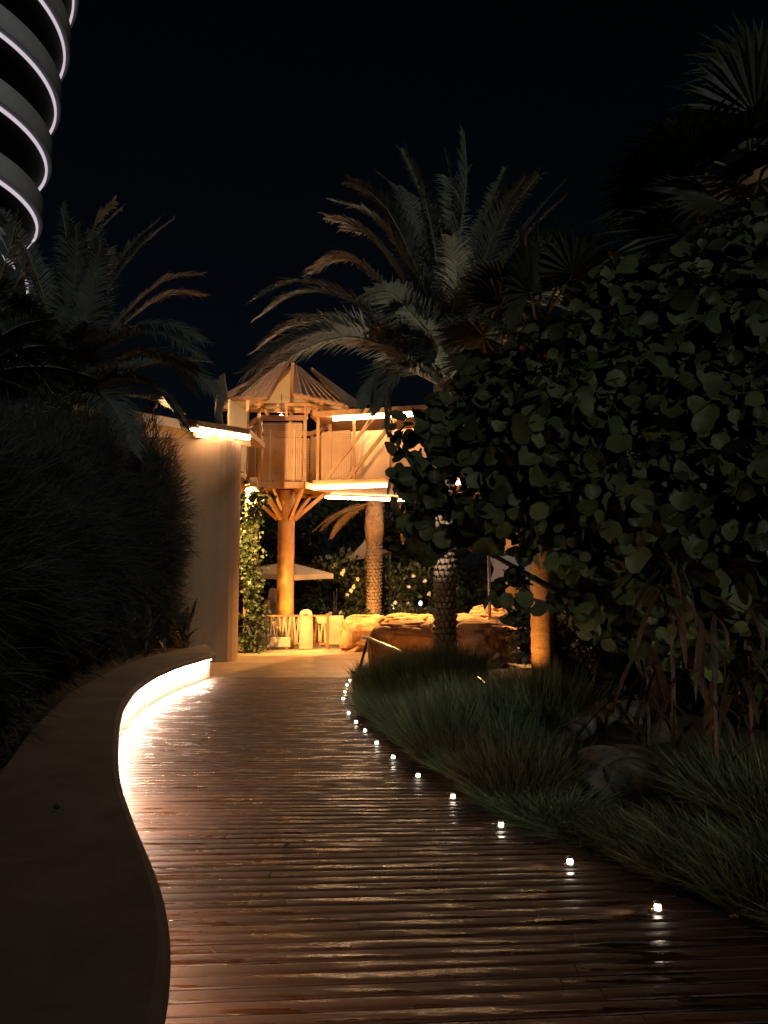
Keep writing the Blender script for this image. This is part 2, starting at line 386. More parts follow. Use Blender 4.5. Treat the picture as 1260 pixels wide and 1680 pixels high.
vs = []; fs = []
for f, b in zip(face, back2):
    vs += [(f.x, f.y, -0.2), (f.x, f.y, ZB - 0.003), (b.x, b.y, ZB - 0.003), (b.x, b.y, -0.2)]
for i in range(len(face) - 1):
    for j in range(4):
        a = i * 4 + j; b = i * 4 + (j + 1) % 4; fs.append((a, b, b + 4, a + 4))
fs.append((0, 1, 2, 3)); m = (len(face) - 1) * 4; fs.append((m + 3, m + 2, m + 1, m))
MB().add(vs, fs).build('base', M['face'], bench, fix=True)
st0 = offs(fr, -0.075); st1 = offs(fr, -0.045)
i5 = next(i for i, p in enumerate(fr) if p.y > 4.7)
for rng_, mname in ((range(i5, len(fr), 3), 'bench_led'), (range(0, i5 - 1, 3), 'bench_led_dim')):
    vs = []; fs = []
    for i in rng_: vs += [(st0[i].x, st0[i].y, ZB - 0.010), (st1[i].x, st1[i].y, ZB - 0.010)]
    for i in range(len(vs) // 2 - 1): fs.append((2 * i, 2 * i + 1, 2 * i + 3, 2 * i + 2))
    MB().add(vs, fs).build('light_strip', M[mname], bench)

# ------------------------------------------------------------------ lamps helper
def spot(parent_loc, target, power, col, size=R(120), rad=0.05, blend=0.6, parent=None):
    l = bpy.data.lights.new('lamp', 'SPOT'); l.energy = power; l.color = col; l.spot_size = size; l.spot_blend = blend; l.shadow_soft_size = rad
    o = bpy.data.objects.new('lamp', l); d = Vector(target) - Vector(parent_loc)
    place(o, parent, Vector(parent_loc)); o.rotation_euler = d.to_track_quat('-Z', 'Y').to_euler(); return o
def floodlight(loc, target, power, col, label, size=R(130), stand=True, group=None):
    loc = Vector(loc); d = (Vector(target) - loc).normalized()
    e = empty('floodlight', loc, label, 'floodlight', group)
    b = MB(); b.tube([loc - d * 0.14, loc - d * 0.12, loc - d * 0.01], [0.05, 0.075, 0.085], 14); b.build('housing', M['dark_metal'], e, smooth=True)
    b = MB(); b.tube([loc - d * 0.008, loc + d * 0.002], [0.075, 0.07], 14); b.build('lens', M['amber_lens'], e)
    b = MB()
    if stand: b.beam(loc - d * 0.08, loc - d * 0.08 + Vector((0, 0, -0.35)), 0.03, 0.03)
    else: b.beam(loc - d * 0.08, loc - d * 0.08 + Vector((0, 0, 0.14)), 0.03, 0.03)
    b.build('bracket', M['dark_metal'], e)
    spot(loc + d * 0.03, target, power, col, size, 0.06, parent=e)
    return e
AMBER = (1.0, 0.42, 0.08)

# ------------------------------------------------------------------ deck edge lights
studs = [(1079, 1484), (935, 1410), (822, 1350), (743, 1304), (686, 1270), (645, 1240), (618, 1217), (599, 1197), (584, 1183), (572, 1168), (563, 1145), (566, 1134), (569, 1123), (574, 1115)]
for i, (px, py) in enumerate(studs):
    p = gnd(px, py, 0.035)
    e = empty('deck_light', (p.x, p.y, 0), 'small glowing round marker light on the planted edge of the boardwalk', 'deck light', 'deck lights along the boardwalk edge')
    MB().lathe([(0.0, 0.0), (0.034, 0.0), (0.034, 0.008), (0.024, 0.014), (0.0, 0.014)], 16, (p.x, p.y, 0.001)).build('collar', M['steel'], e)
    MB().lathe([(0.014, 0.015), (0.016, 0.024), (0.015, 0.032), (0.010, 0.038), (0.0, 0.040)], 14, (p.x, p.y, 0.001)).build('lens', M['stud'], e, smooth=True)
    MB().lathe([(0.017, 0.040), (0.021, 0.043), (0.017, 0.049), (0.0, 0.051)], 14, (p.x, p.y, 0.001)).build('cap', M['steel'], e, smooth=True)
    spot((p.x - 0.02, p.y, 0.040), (p.x - 0.5, p.y - 0.02, -0.01), 9.0, (1.0, 0.74, 0.42), R(40), 0.012, 0.8, parent=e)

# ------------------------------------------------------------------ tall curved wall with canopy slab
wl_pts = [gnd(389, 1083)]
A = Vector((wl_pts[0].x - 0.55, wl_pts[0].y, 0))
line = [Vector((A.x, A.y - 0.55, 0)), A + Vector((-0.9, -0.75, 0)), A + Vector((-2.2, -1.0, 0)), A + Vector((-4.0, -0.9, 0)), A + Vector((-7.0, 0.1, 0)), A + Vector((-10.0, 2.0, 0))]
outl = []
for k in range(13):
    a = R(90 - 180 * k / 12); outl.append(A + Vector((math.cos(a), math.sin(a), 0)) * 0.55)
front = [A + Vector((-0.6, -0.66, 0)), A + Vector((-1.3, -0.82, 0)), A + Vector((-2.2, -0.9, 0)), A + Vector((-3.4, -0.85, 0)), A + Vector((-5.0, -0.5, 0)), A + Vector((-7.0, 0.3, 0)), A + Vector((-9.0, 1.5, 0))]
backl = [A + Vector((-9.0, 3.0, 0)), A + Vector((-6, 1.5, 0)), A + Vector((-3, 0.7, 0)), A + Vector((-0.6, 0.58, 0))]
WTOP = 5.28
tw = empty('curved_wall', (A.x - 1, A.y, -0.2), 'tall tan curved wall with rounded end beside the dark hedge', 'wall')
wo = MB().prism([(p.x, p.y) for p in outl + front + backl], -0.2, WTOP).build('wall_body', M['stucco'], tw, fix=True)
# canopy slab resting on stub posts over the wall, with light tubes under it
cs = empty('canopy_slab', (A.x - 0.4, A.y, WTOP), 'thin lit canopy slab on top of the tall curved wall', 'canopy')
c0 = pt(300, 692, 17.8); c1 = pt(412, 692, 19.2)
zc = WTOP + 0.17
MB().prism([(c0.x, c0.y), (c1.x, c1.y - 0.2), (c1.x + 0.1, c1.y + 1.6), (c0.x + 0.2, c0.y + 2.0)], zc, zc + 0.13).build('slab', M['wood_o'], cs, fix=True)
MB().prism([(c0.x - 0.05, c0.y - 0.05), (c0.x + 0.32, c0.y + 0.02), (c0.x + 0.32, c0.y + 0.25), (c0.x - 0.05, c0.y + 0.25)], zc - 0.06, zc - 0.003).build('end_block', M['lining'], cs, fix=True)
for t in (0.12, 0.5, 0.93):
    q = Vector((c0.x, c0.y + 0.5, 0)).lerp(Vector((c1.x - 0.25, c1.y + 0.2, 0)), t)
    MB().box((q.x, q.y, WTOP + 0.085), (0.06, 0.06, 0.168)).build('post', M['wood_d'], cs)
for t0, t1 in ((0.07, 0.62), (0.68, 0.97)):
    a = Vector((c0.x, c0.y + 0.22, zc - 0.06)); b = Vector((c1.x, c1.y + 0.05, zc - 0.06))
    MB().tube([a.lerp(b, t0), a.lerp(b, t1)], 0.035, 10).build('light_tube', M['tube2'], cs)

MB().beam((c0.x + .1, c0.y + 0.75, WTOP + .085), (c1.x - .1, c1.y + 0.55, WTOP + .085), 0.03, 0.15).build('added_reflector', M['lining'], cs)  # pale backing added to bounce tube light so the gap reads bright
# weathered bird sculpture on the slab
sb = pt(362, 691, 18.9); sb.z = zc + 0.131
stt = empty('bird_statue', sb, 'weathered carved bird sculpture on a pale plinth above the canopy slab', 'statue')
k = 18.9 / F
def sp_(dx, dy, dy3=0.0): return Vector((sb.x + (dx - 362) * k, sb.y + dy3, sb.z + (691 - dy) * k))
MB().prism([(sb.x - .17, sb.y - .15), (sb.x + .17, sb.y - .15), (sb.x + .17, sb.y + .15), (sb.x - .17, sb.y + .15)], sb.z, sb.z + 0.07).build('plinth', M['lining'], stt)
b = MB(); b.tube([sp_(361, 686), sp_(358, 668), sp_(360, 648), sp_(364, 632), sp_(359, 618), sp_(354, 611), sp_(350, 611)], [0.10, 0.09, 0.11, 0.13, 0.075, 0.065, 0.05], 10)
b.build('body', M['statue'], stt, smooth=True)
b = MB(); b.tube([sp_(352, 610), sp_(347, 611), sp_(345, 615)], [0.04, 0.025, 0.006], 8); b.build('beak', M['statue'], stt)
b = MB(); w = [sp_(357, 604), sp_(367, 597), sp_(369, 612), sp_(373, 634), sp_(366, 648), sp_(360, 640), sp_(360, 620)]
b.slab3([p + Vector((0, -0.06, 0)) for p in w], (0, -1, 0), 0.12); b.build('wing', M['statue'], stt, fix=True, bevel=0.02)

# ------------------------------------------------------------------ observation platform on a column
PX, PY = -3.22, 26.0
twr = empty('lookout_tower', (PX, PY, 0), 'timber lookout platform with mesh sides and split roof on one orange column', 'tower')
b = MB(); b.lathe([(0.32, -0.02), (0.32, 0.3), (0.285, 0.32), (0.275, 5.0)], 28, (PX, PY, 0)); b.build('column', M['wood_o'], twr, smooth=True)
FZ = 5.05; RT = 7.15; S6 = 1.42
cor = [Vector((PX + S6 * math.cos(R(60 * i)), PY + S6 * math.sin(R(60 * i)), 0)) for i in range(6)]
b = MB(); b.prism([(c.x, c.y) for c in cor], FZ, FZ + 0.05); b.build('floor', M['wood_d'], twr)
for i in range(6):
    a, c = cor[i], cor[(i + 1) % 6]
    MB().beam(a + Vector((0, 0, FZ - 0.03)), c + Vector((0, 0, FZ - 0.03)), 0.08, 0.20).build('edge_beam', M['wood_o'], twr)
for i in range(6):
    d = (cor[i] - Vector((PX, PY, 0)))
    MB().beam(Vector((PX, PY, 4.05)) + d * 0.2, Vector((PX, PY, FZ - 0.1)) + d * 0.92, 0.10, 0.12).build('strut', M['wood_o'], twr)
    if i == 4:
        MB().beam(Vector((PX, PY, 4.35)) + d * 0.2, Vector((PX, PY, FZ - 0.06)) + d * 0.55 + Vector((0.05, 0, 0)), 0.06, 0.08).build('strut', M['lining'], twr)
def mesh_panel(parent, a, c, z0, z1, sp=0.055, w=0.034, name='mesh_panel', mat='wire'):
    a = Vector(a); c = Vector(c); d = c - a; L = d.length; u = d / L
    b = MB()
    nv = int(L / sp); nh = int((z1 - z0) / sp)
    for i in range(1, nv):
        q = a + u * (L * i / nv); b.beam((q.x, q.y, z0), (q.x, q.y, z1), w, 0.008, up=(u.x, u.y, 0)) if False else b.box((q.x, q.y, (z0 + z1) / 2), (w, 0.008, z1 - z0), math.atan2(u.y, u.x))
    for j in range(1, nh):
        z = z0 + (z1 - z0) * j / nh; mid = (a + c) / 2; nrm = Vector((-u.y, u.x, 0)) * 0.010
        b.box((mid.x + nrm.x, mid.y + nrm.y, z), (L, 0.008, w), math.atan2(u.y, u.x))
    return b.build(name, M[mat], parent)
for i in range(6):
    a, c = cor[i], cor[(i + 1) % 6]
    MB().beam(a + Vector((0, 0, FZ + 0.08)), a + Vector((0, 0, RT)), 0.10, 0.10).build('post', M['wood_o'], twr)
    if i == 5: continue
    MB().beam(a + Vector((0, 0, RT + 0.03)), c + Vector((0, 0, RT + 0.03)), 0.11, 0.16).build('top_rail', M['wood_d'], twr)
    u = (c - a).normalized()
    p = mesh_panel(twr, a + u * 0.08, c - u * 0.08, FZ + 0.12, RT - 0.12)
    for s in (0.32, -0.32):
        q = (a + c) / 2 + u * s * 1.2; nn = Vector((u.y, -u.x, 0)) * 0.03
        MB().beam((q.x + nn.x, q.y + nn.y, FZ + 0.1), (q.x + nn.x, q.y + nn.y, RT - 0.35), 0.035, 0.03).build('slim_post', M['lining'], twr)
# roof panels: corrugated sheets on the viewer's side, pale lined panels behind
def roof_panel(tri, ribs, name='roof_panel', mat='roofsheet', t=0.04):
    P = [Vector(p) for p in tri]; nrm = (P[1] - P[0]).cross(P[2] - P[0]).normalized()
    if nrm.z < 0: nrm = -nrm
    o = MB().slab3(P, nrm, t).build(name, M[mat], twr, fix=True)
    if ribs:
        rb = MB(); ap = P[0]
        for k in range(1, ribs):
            e = P[1].lerp(P[-1], k / ribs); s = ap.lerp(e, 0.03)
            if len(P) == 4: s = P[0].lerp(P[3], k / ribs) if False else ap.lerp(e, 0.05)
            rb.beam(s + nrm * 0.012, e + nrm * 0.012, 0.045, 0.03, up=nrm)
        r_ = rb.build('rib_set', M['lining'], o) if False else None
        for k in range(1, ribs):
            e = P[1].lerp(P[2], k / ribs); s = ap.lerp(e, 0.06)
            MB().beam(s + nrm * 0.014, e + nrm * 0.014, 0.05, 0.03, up=nrm).build('rib', M['roofsheet'], o)
    # fascia along the eave
    MB().beam(P[1] - nrm * 0.06, P[2] - nrm * 0.06, 0.06, 0.09, up=nrm).build('fascia', M['wood_d'], o)
    MB().beam(P[0] - nrm * 0.06, P[2] - nrm * 0.07, 0.06, 0.08, up=nrm).build('rafter', M['wood_d'], o)
    MB().beam(P[0] - nrm * 0.06, P[1] - nrm * 0.07, 0.06, 0.08, up=nrm).build('rafter', M['wood_d'], o)
    return o
AP = pt(478, 594, 26.0)
roof_panel([pt(472, 592, 25.85), pt(355, 652, 25.3), pt(437, 653, 23.9)], 9)
roof_panel([pt(486, 598, 25.9), pt(483, 645, 23.95), pt(565, 662, 24.7)], 7)
roof_panel([pt(512, 603, 26.3), pt(572, 668, 25.2), pt(600, 667, 26.6)], 0, mat='canvas')
roof_panel([pt(478, 600, 26.35), pt(352, 668, 26.9), pt(405, 672, 28.0)], 0, mat='lining')
roof_panel([pt(480, 600, 26.4), pt(412, 672, 28.1), pt(520, 674, 28.3)], 0, mat='lining')
roof_panel([pt(483, 600, 26.4), pt(524, 674, 28.2), pt(590, 672, 27.2)], 0, mat='lining')
MB().beam((PX + 0.07, PY - 0.05, FZ + 0.05), (AP.x + 0.06, AP.y - 0.05, AP.z - 0.05), 0.11, 0.11).build('king_post', M['wood_d'], twr)
for (p0, p1) in (((418, 664, 24.7), (505, 664, 24.6)), ((395, 672, 25.6), (520, 676, 25.0)), ((392, 676, 26.4), (430, 668, 24.6)), ((505, 664, 24.6), (560, 676, 25.6)), ((425, 655, 24.4), (440, 682, 24.7)), ((425, 688, 24.7), (425, 664, 24.7)), ((470, 684, 24.7), (470, 660, 24.6)), ((503, 688, 24.7), (500, 655, 24.6)), ((515, 684, 25.2), (530, 660, 25.0)), ((400, 690, 26), (410, 668, 26)), ((445, 672, 27.1), (520, 672, 27.1))):
    MB().beam(pt(*p0), pt(*p1), 0.07, 0.09).build('roof_beam', M['wood_o'], twr)

# bridge to the right (fan-shaped in plan)
nb0 = Vector((PX + 0.95, 25.15, 0)); nb1 = Vector((4.9, 23.35, 0))
fb0 = Vector((PX + 1.2, 27.2, 0)); fb1 = Vector((5.2, 29.4, 0))
br = empty('footbridge', (1.0, 25.8, 0), 'lit covered footbridge with tan screens and braces leading off the lookout platform', 'bridge')
b = MB(); b.prism([(nb0.x, nb0.y), (nb1.x, nb1.y), (fb1.x, fb1.y), (fb0.x, fb0.y)], FZ + 0.0, FZ + 0.14); b.build('deck_slab', M['canvas'], br)
b = MB(); b.prism([(nb0.x - .1, nb0.y - .12), (nb1.x, nb1.y - .12), (fb1.x, fb1.y), (fb0.x, fb0.y)], RT + 0.12, RT + 0.30); b.build('roof_slab', M['wood_o'], br)
for t in np.linspace(0.02, 1, 7):
    q = nb0.lerp(nb1, t); MB().beam((q.x, q.y, FZ + 0.14), (q.x, q.y, RT + 0.12), 0.09, 0.09).build('post', M['wood_o'], br)
    q2 = fb0.lerp(fb1, t); MB().beam((q2.x, q2.y, FZ + 0.14), (q2.x, q2.y, RT + 0.12), 0.09, 0.09).build('post', M['wood_o'], br)
q0 = fb0.lerp(fb1, 0.03); q1 = fb0.lerp(fb1, 0.99)
MB().beam((q0.x, q0.y - .06, (FZ + RT) / 2 + 0.05), (q1.x, q1.y - .06, (FZ + RT) / 2 + 0.05), 0.03, RT - FZ - 0.35).build('back_screen', M['canvas'], br)
mesh_panel(br, nb0.lerp(nb1, 0.035), nb0.lerp(nb1, 0.17), FZ + 0.16, RT - 0.35)
for t0, t1 in ((0.06, 0.27), (0.16, 0.38), (0.5, 0.7)):
    q, q2 = nb0.lerp(nb1, t0), nb0.lerp(nb1, t1)
    MB().beam((q.x, q.y, FZ + 0.2), (q2.x, q2.y, RT + 0.05), 0.07, 0.11).build('brace', M['wood_o'], br)
q, q2 = nb0.lerp(nb1, 0.17), nb0.lerp(nb1, 0.98)
MB().beam((q.x, q.y + 0.5, (FZ + RT) / 2 - 0.02), (q2.x, q2.y + 0.5, (FZ + RT) / 2 - 0.02), 0.02, RT - FZ - 0.55).build('screen', M['canvas'], br)
MB().beam((nb0.x, nb0.y - 0.02, FZ + 0.06), (nb1.x, nb1.y - 0.02, FZ + 0.06), 0.06, 0.22).build('edge_beam', M['wood_o'], br)
def tubes(line0, line1, z, spans, rad, inset):
    for t0, t1 in spans:
        a = line0.lerp(line1, t0); c = line0.lerp(line1, t1)
        MB().tube([(a.x, a.y + inset, z), (c.x, c.y + inset, z)], rad, 10).build('light_tube', M['tube'], br, smooth=True)
def tfrac(px):
    best = min(np.linspace(0, 1, 400), key=lambda t: abs((nb0.lerp(nb1, t).x / nb0.lerp(nb1, t).y * F + 630) - px)); return float(best)
tubes(nb0, nb1, RT + 0.045, [(tfrac(546), tfrac(657)), (tfrac(663), tfrac(692)), (tfrac(720), tfrac(800)), (tfrac(815), tfrac(880))], 0.07, -0.05)
tubes(nb0, nb1, FZ - 0.07, [(tfrac(512), tfrac(634)), (tfrac(684), tfrac(694)), (tfrac(702), tfrac(780)), (tfrac(800), tfrac(860))], 0.06, -0.06)
def tf2(px):
    best = min(np.linspace(0, 1, 400), key=lambda t: abs((fb0.lerp(fb1, t).x / fb0.lerp(fb1, t).y * F + 630) - px)); return float(best)
tubes(fb0, fb1, FZ - 0.10, [(tf2(532), tf2(646)), (tf2(653), tf2(668)), (tf2(700), tf2(760))], 0.055, 0.0)
MB().beam((fb0.x, fb0.y, FZ - 0.01), (fb1.x, fb1.y, FZ - 0.01), 0.1, 0.1).build('edge_beam', M['wood_o'], br)
b = MB(); b.lathe([(0.3, -0.02), (0.3, FZ)], 20, (4.3, 26.2, 0)); b.build('pier', M['wood_o'], br, smooth=True)

# short link walkway between the wall and the platform
lk = empty('link_walkway', (-4.6, 23.5, 0), 'bright mesh-sided link walkway between tall wall and lookout platform', 'walkway')
la = pt(372, 800, 21.0); lb = pt(404, 800, 22.6)
la.z = lb.z = 0
MB().prism([(la.x, la.y), (lb.x, lb.y), (cor[3].x, cor[3].y - 0.2), (cor[3].x - 0.6, cor[3].y + 1.2), (la.x - 1.2, la.y + 1.5)], FZ - 0.16, FZ - 0.04).build('deck_slab', M['wood_o'], lk, fix=True)
mesh_panel(lk, (la.x, la.y, 0), (lb.x, lb.y, 0), FZ, RT - 0.3, mat='lining')
mesh_panel(lk, (lb.x, lb.y, 0), (cor[3].x, cor[3].y, 0), FZ, RT - 0.2)
MB().beam((lb.x, lb.y, FZ - 0.04), (lb.x, lb.y, RT), 0.07, 0.07).build('post', M['wood_o'], lk)
MB().beam((lb.x, lb.y, RT), (cor[3].x, cor[3].y, RT), 0.08, 0.1).build('top_rail', M['wood_o'], lk)
MB().tube([(lb.x - 0.25, lb.y + 0.05, FZ + 0.15), (lb.x - 0.25, lb.y + 0.05, RT - 0.3)], 0.04, 8).build('light_tube', M['tube'], lk)
pb = pt(410, 1000, 22.4)
pil = tag(MB().prism([(pb.x - .17, 22.3), (pb.x + .15, 22.3), (pb.x + .15, 22.62), (pb.x - .17, 22.62)], -0.02, FZ - 0.163).build('pillar', M['stucco'], lk), None)

# ------------------------------------------------------------------ amber lights of the plaza, plus added fill lamps
floodlight((-3.66, 19.8, 3.7), (-2.7, 23.8, 0.5), 3900, (1.0, 0.50, 0.14), 'amber floodlight fixed behind the rounded end of the tall wall', R(80), False)
QX0 = pt(614, 1000, 29.5).x
floodlight((-3.86, 22.15, 4.66), (-2.6, 23.3, 0.0), 3500, (1.0, 0.50, 0.14), 'amber floodlight hung under the link walkway beside the tall wall', R(125), False)
floodlight((PX + 0.75, 24.25, 0.40), (PX + 0.05, 26, 2.9), 1300, (1.0, 0.40, 0.05), 'amber uplight behind the slatted fence at the orange column', R(80), True)
floodlight((1.4, 22.9, 4.75), (0.5, 21.2, 0.2), 5200, (1.0, 0.44, 0.10), 'amber floodlight hung under the footbridge above the sandstone rocks', R(100), False)
floodlight((1.35, 11.2, 0.36), (2.75, 11.5, 1.9), 190, AMBER, 'small amber garden spotlight at the smooth orange palm trunk', R(82), True)
floodlight((0.75, 16.0, 0.22), (0.55, 17.4, 0.55), 26, (1.0, 0.36, 0.06), 'small amber garden spotlight in front of the big sandstone boulder', R(130), True)
floodlight((0.15, 14.2, 0.34), (1.0, 15.7, 6.6), 800, (1.0, 0.84, 0.62), 'white garden uplight in the grass under the big date palm', R(66), True)
floodlight((-5.2, 17.6, WTOP + 0.55), (PX + 0.3, 25.5, 7.6), 4200, (1.0, 0.54, 0.24), 'added fill floodlight on the canopy slab aimed at the split roof', R(54), True)  # fill light added to brighten the roof and platform sides
floodlight((QX0 - 0.75, 27.6, 0.40), (QX0, 29.5, 2.6), 700, (1.0, 0.44, 0.09), 'added amber fill uplight at the diamond-scaled palm behind the rocks', R(80), True)  # added to strengthen the tubes' amber light on this trunk
cl = empty('platform_fill_lamp', (PX - 0.2, PY - 0.1, RT + 0.30), 'added fill lamp hung unseen inside the mesh-sided platform', 'lantern')  # added to brighten the platform interior, kept out of sight behind the rail
MB().tube([(PX - 0.2, PY - 0.1, RT + 0.40), (PX - 0.2, PY - 0.1, RT + 1.1)], 0.012, 6).build('cord', M['dark_metal'], cl)
MB().lathe([(0.0, -0.08), (0.06, -0.06), (0.075, 0.0), (0.06, 0.08), (0.0, 0.10)], 14, (PX - 0.2, PY - 0.1, RT + 0.30)).build('globe', M['lantern'], cl, smooth=True)

# ------------------------------------------------------------------ slatted fence and what stands by it
fn = empty('slat_fence', (PX - 0.3, 23.8, 0), 'orange fence of leaning crossed pickets in front of the tower column', 'fence')
fy = 23.8; fk = fy / F
def fx(px): return (px - 630) * fk
for px in (417, 481, 538):
    MB().box((fx(px), fy, 0.5), (0.09, 0.09, 1.04)).build('post', M['wood_d'], fn)
for (a, c) in ((420, 479), (483, 536)):
    for z in (0.14, 0.95):
        MB().beam((fx(a), fy, z), (fx(c), fy, z), 0.06, 0.06).build('rail', M['wood_o'], fn)
    nn = int((c - a) / 4.6)
    for i in range(nn):
        x = fx(a + (c - a) * (i + 0.5) / nn); s = 0.035 if i % 2 else -0.035
        MB().beam((x - s, fy - 0.045, 0.16), (x + s, fy - 0.045, 0.93), 0.052, 0.02, up=(0, 1, 0)).build('picket', M['bin'], fn)
        MB().beam((x + s, fy + 0.045, 0.16), (x - s, fy + 0.045, 0.93), 0.052, 0.02, up=(0, 1, 0)).build('picket', M['wood_o'], fn)
pn = MB().box((fx(552), fy, 0.54), (fx(565) - fx(541), 0.04, 0.84)).build('notice_panel', M['bin'], fn)
for i in range(7):
    MB().box((fx(544) + i * 0.06, fy - 0.026, 0.5), (0.008, 0.006, 0.62)).build('groove', M['wood_o'], pn)
MB().box((fx(505) + 0.42, fy - 0.05, 0.83), (0.34, 0.02, 0.2)).build('small_plaque', M['bin'], fn)
x5 = fx(505)
bn = empty('litter_bin', (x5, 23.45, 0), 'pale round-topped litter bin standing before the picket fence', 'bin')
MB().lathe([(0.0, 0.0), (0.20, 0.0), (0.205, 0.02), (0.20, 0.9), (0.19, 0.93)], 24, (x5, 23.45, 0)).build('body', M['bin'], bn, smooth=True)
MB().lathe([(0.205, 0.93), (0.205, 0.96), (0.17, 1.08), (0.10, 1.14), (0.0, 1.15)], 24, (x5, 23.45, 0)).build('lid', M['bin'], bn, smooth=True)
MB().box((x5, 23.255, 1.0), (0.14, 0.02, 0.07)).build('opening', M['wood_d'], bn)
tr = empty('planter_trough', (fx(464), 23.5, 0), 'low pale stone planter trough at the foot of the fence', 'planter')
MB().box((fx(464), 23.5, 0.2), (0.62, 0.26, 0.28)).build('trough', M['bin'], tr, bevel=0.02)
for sx in (-.2, .2): MB().box((fx(464) + sx, 23.5, 0.03), (0.1, 0.22, 0.06)).build('foot', M['wood_d'], tr)

# person behind the fence
pc = pt(446, 1000, 26.6); pX, pY = pc.x, 26.6
per = empty('person', (pX, pY, 0), 'person in pale head scarf and long robe standing behind the picket fence', 'person')
bm_v = [(0, 0, 0.95), (0, 0.0, 1.2), (0, 0.01, 1.42), (0, 0.0, 1.52), (0.02, -0.02, 1.63), (0.02, -0.02, 1.73),
        (0.2, 0, 1.4), (0.25, -0.05, 1.14), (0.22, -0.2, 0.95), (-0.2, 0, 1.4), (-0.25, -0.03, 1.13), (-0.22, -0.15, 0.9),
        (0.1, 0, 0.88), (0.11, 0.0, 0.48), (0.11, 0.03, 0.08), (0.12, -0.12, 0.04), (-0.1, 0, 0.88), (-0.11, 0.0, 0.48), (-0.11, 0.03, 0.08), (-0.12, -0.12, 0.04)]
bm_e = [(0, 1), (1, 2), (2, 3), (3, 4), (4, 5), (2, 6), (6, 7), (7, 8), (2, 9), (9, 10), (10, 11), (0, 12), (12, 13), (13, 14), (14, 15), (0, 16), (16, 17), (17, 18), (18, 19)]
rad = [.15, .15, .13, .055, .095, .07, .065, .045, .035, .065, .045, .035, .095, .065, .045, .035, .095, .065, .045, .035]
me = bpy.data.meshes.new('body'); me.from_pydata(bm_v, bm_e, []); me.materials.append(M['skin'])
bo = bpy.data.objects.new('body', me); place(bo, per, Vector((pX, pY, 0)))
bo.modifiers.new('skin', 'SKIN')
for i, s in enumerate(me.skin_vertices[0].data): s.radius = (rad[i], rad[i] * (0.75 if i < 3 else 1)); s.use_root = (i == 0)
sb2 = bo.modifiers.new('sub', 'SUBSURF'); sb2.levels = 1; sb2.render_levels = 1
MB().lathe([(0.30, 0.42), (0.28, 0.7), (0.23, 1.0), (0.235, 1.25), (0.22, 1.38), (0.12, 1.48), (0.07, 1.5)], 20, (pX, pY, 0)).build('robe', M['robe'], per, smooth=True)
MB().lathe([(0.17, 1.40), (0.16, 1.5), (0.135, 1.6), (0.145, 1.7), (0.11, 1.79), (0.0, 1.825)], 18, (pX + 0.02, pY + 0.035, 0)).build('head_scarf', M['scarf'], per, smooth=True)
for s in (-1, 1):
    MB().tube([(pX + s * 0.1, pY, 0.6), (pX + s * 0.11, pY + .01, 0.1)], [0.10, 0.075], 12).build('trouser_leg', M['trouser'], per, smooth=True)

# parasol and shade sails behind
pz = pt(485, 927, 29.5)
ps = empty('parasol', (pt(487, 1000, 29.5).x, 29.5, 0), 'wide flat pale parasol open behind the orange column', 'parasol')
px0, px1 = pt(415, 938, 28.2), pt(547, 941, 29.5); ap = pt(470, 922, 29.3)
q = [px0 + Vector((-0.3, 0, 0)), pt(476, 944, 27.6), px1, pt(505, 930, 31.0), pt(420, 930, 30.6)]
b = MB()
for i in range(5): b.add([ap, q[i], q[(i + 1) % 5]], [(0, 1, 2)])
for i in range(5): b.add([q[i], q[(i + 1) % 5], q[(i + 1) % 5] - Vector((0, 0, .18)), q[i] - Vector((0, 0, .18))], [(0, 1, 2, 3)])
b.build('canopy', M['sail'], ps)
MB().tube([(ap.x + .1, 29.3, -0.02), (ap.x + .1, 29.3, ap.z - 0.02)], 0.05, 10).build('pole', M['steel'], ps)
MB().lathe([(0, 0), (0.4, 0), (0.4, 0.06), (0.06, 0.1)], 20, (ap.x + .1, 29.3, -0.01)).build('base', M['grey_metal'], ps)
def sail(pts, label, posts):
    e = empty('shade_sail', (sum(p.x for p in pts) / len(pts), pts[0].y, 0), label, 'shade sail')
    c = sum(pts, Vector()) / len(pts) - Vector((0, 0, 0.08)); b = MB(); n = len(pts); vs = [c]; fs = []
    for i in range(n):
        a, d = pts[i], pts[(i + 1) % n]; vs += [a, (a + d) / 2 + (c - (a + d) / 2) * 0.15]
    for i in range(2 * n): fs.append((0, 1 + i, 1 + (i + 1) % (2 * n)))
    b.add(vs, fs); b.build('cloth', M['sail'], e)
    for i in posts: MB().tube([(pts[i].x, pts[i].y, -0.02), pts[i]], 0.045, 8).build('post', M['steel'], e)
sail([pt(555, 925, 31), pt(600, 885, 32.5), pt(640, 905, 34), pt(606, 915, 31)], 'tan shade sail stretched beyond the lit palm trunk', (1, 2))
sail([pt(802, 912, 20.5), pt(803, 955, 20.5), pt(885, 950, 21.0), pt(925, 905, 22.5)], 'pale shade sail hanging beside the smooth orange palm trunk', (0, 3))

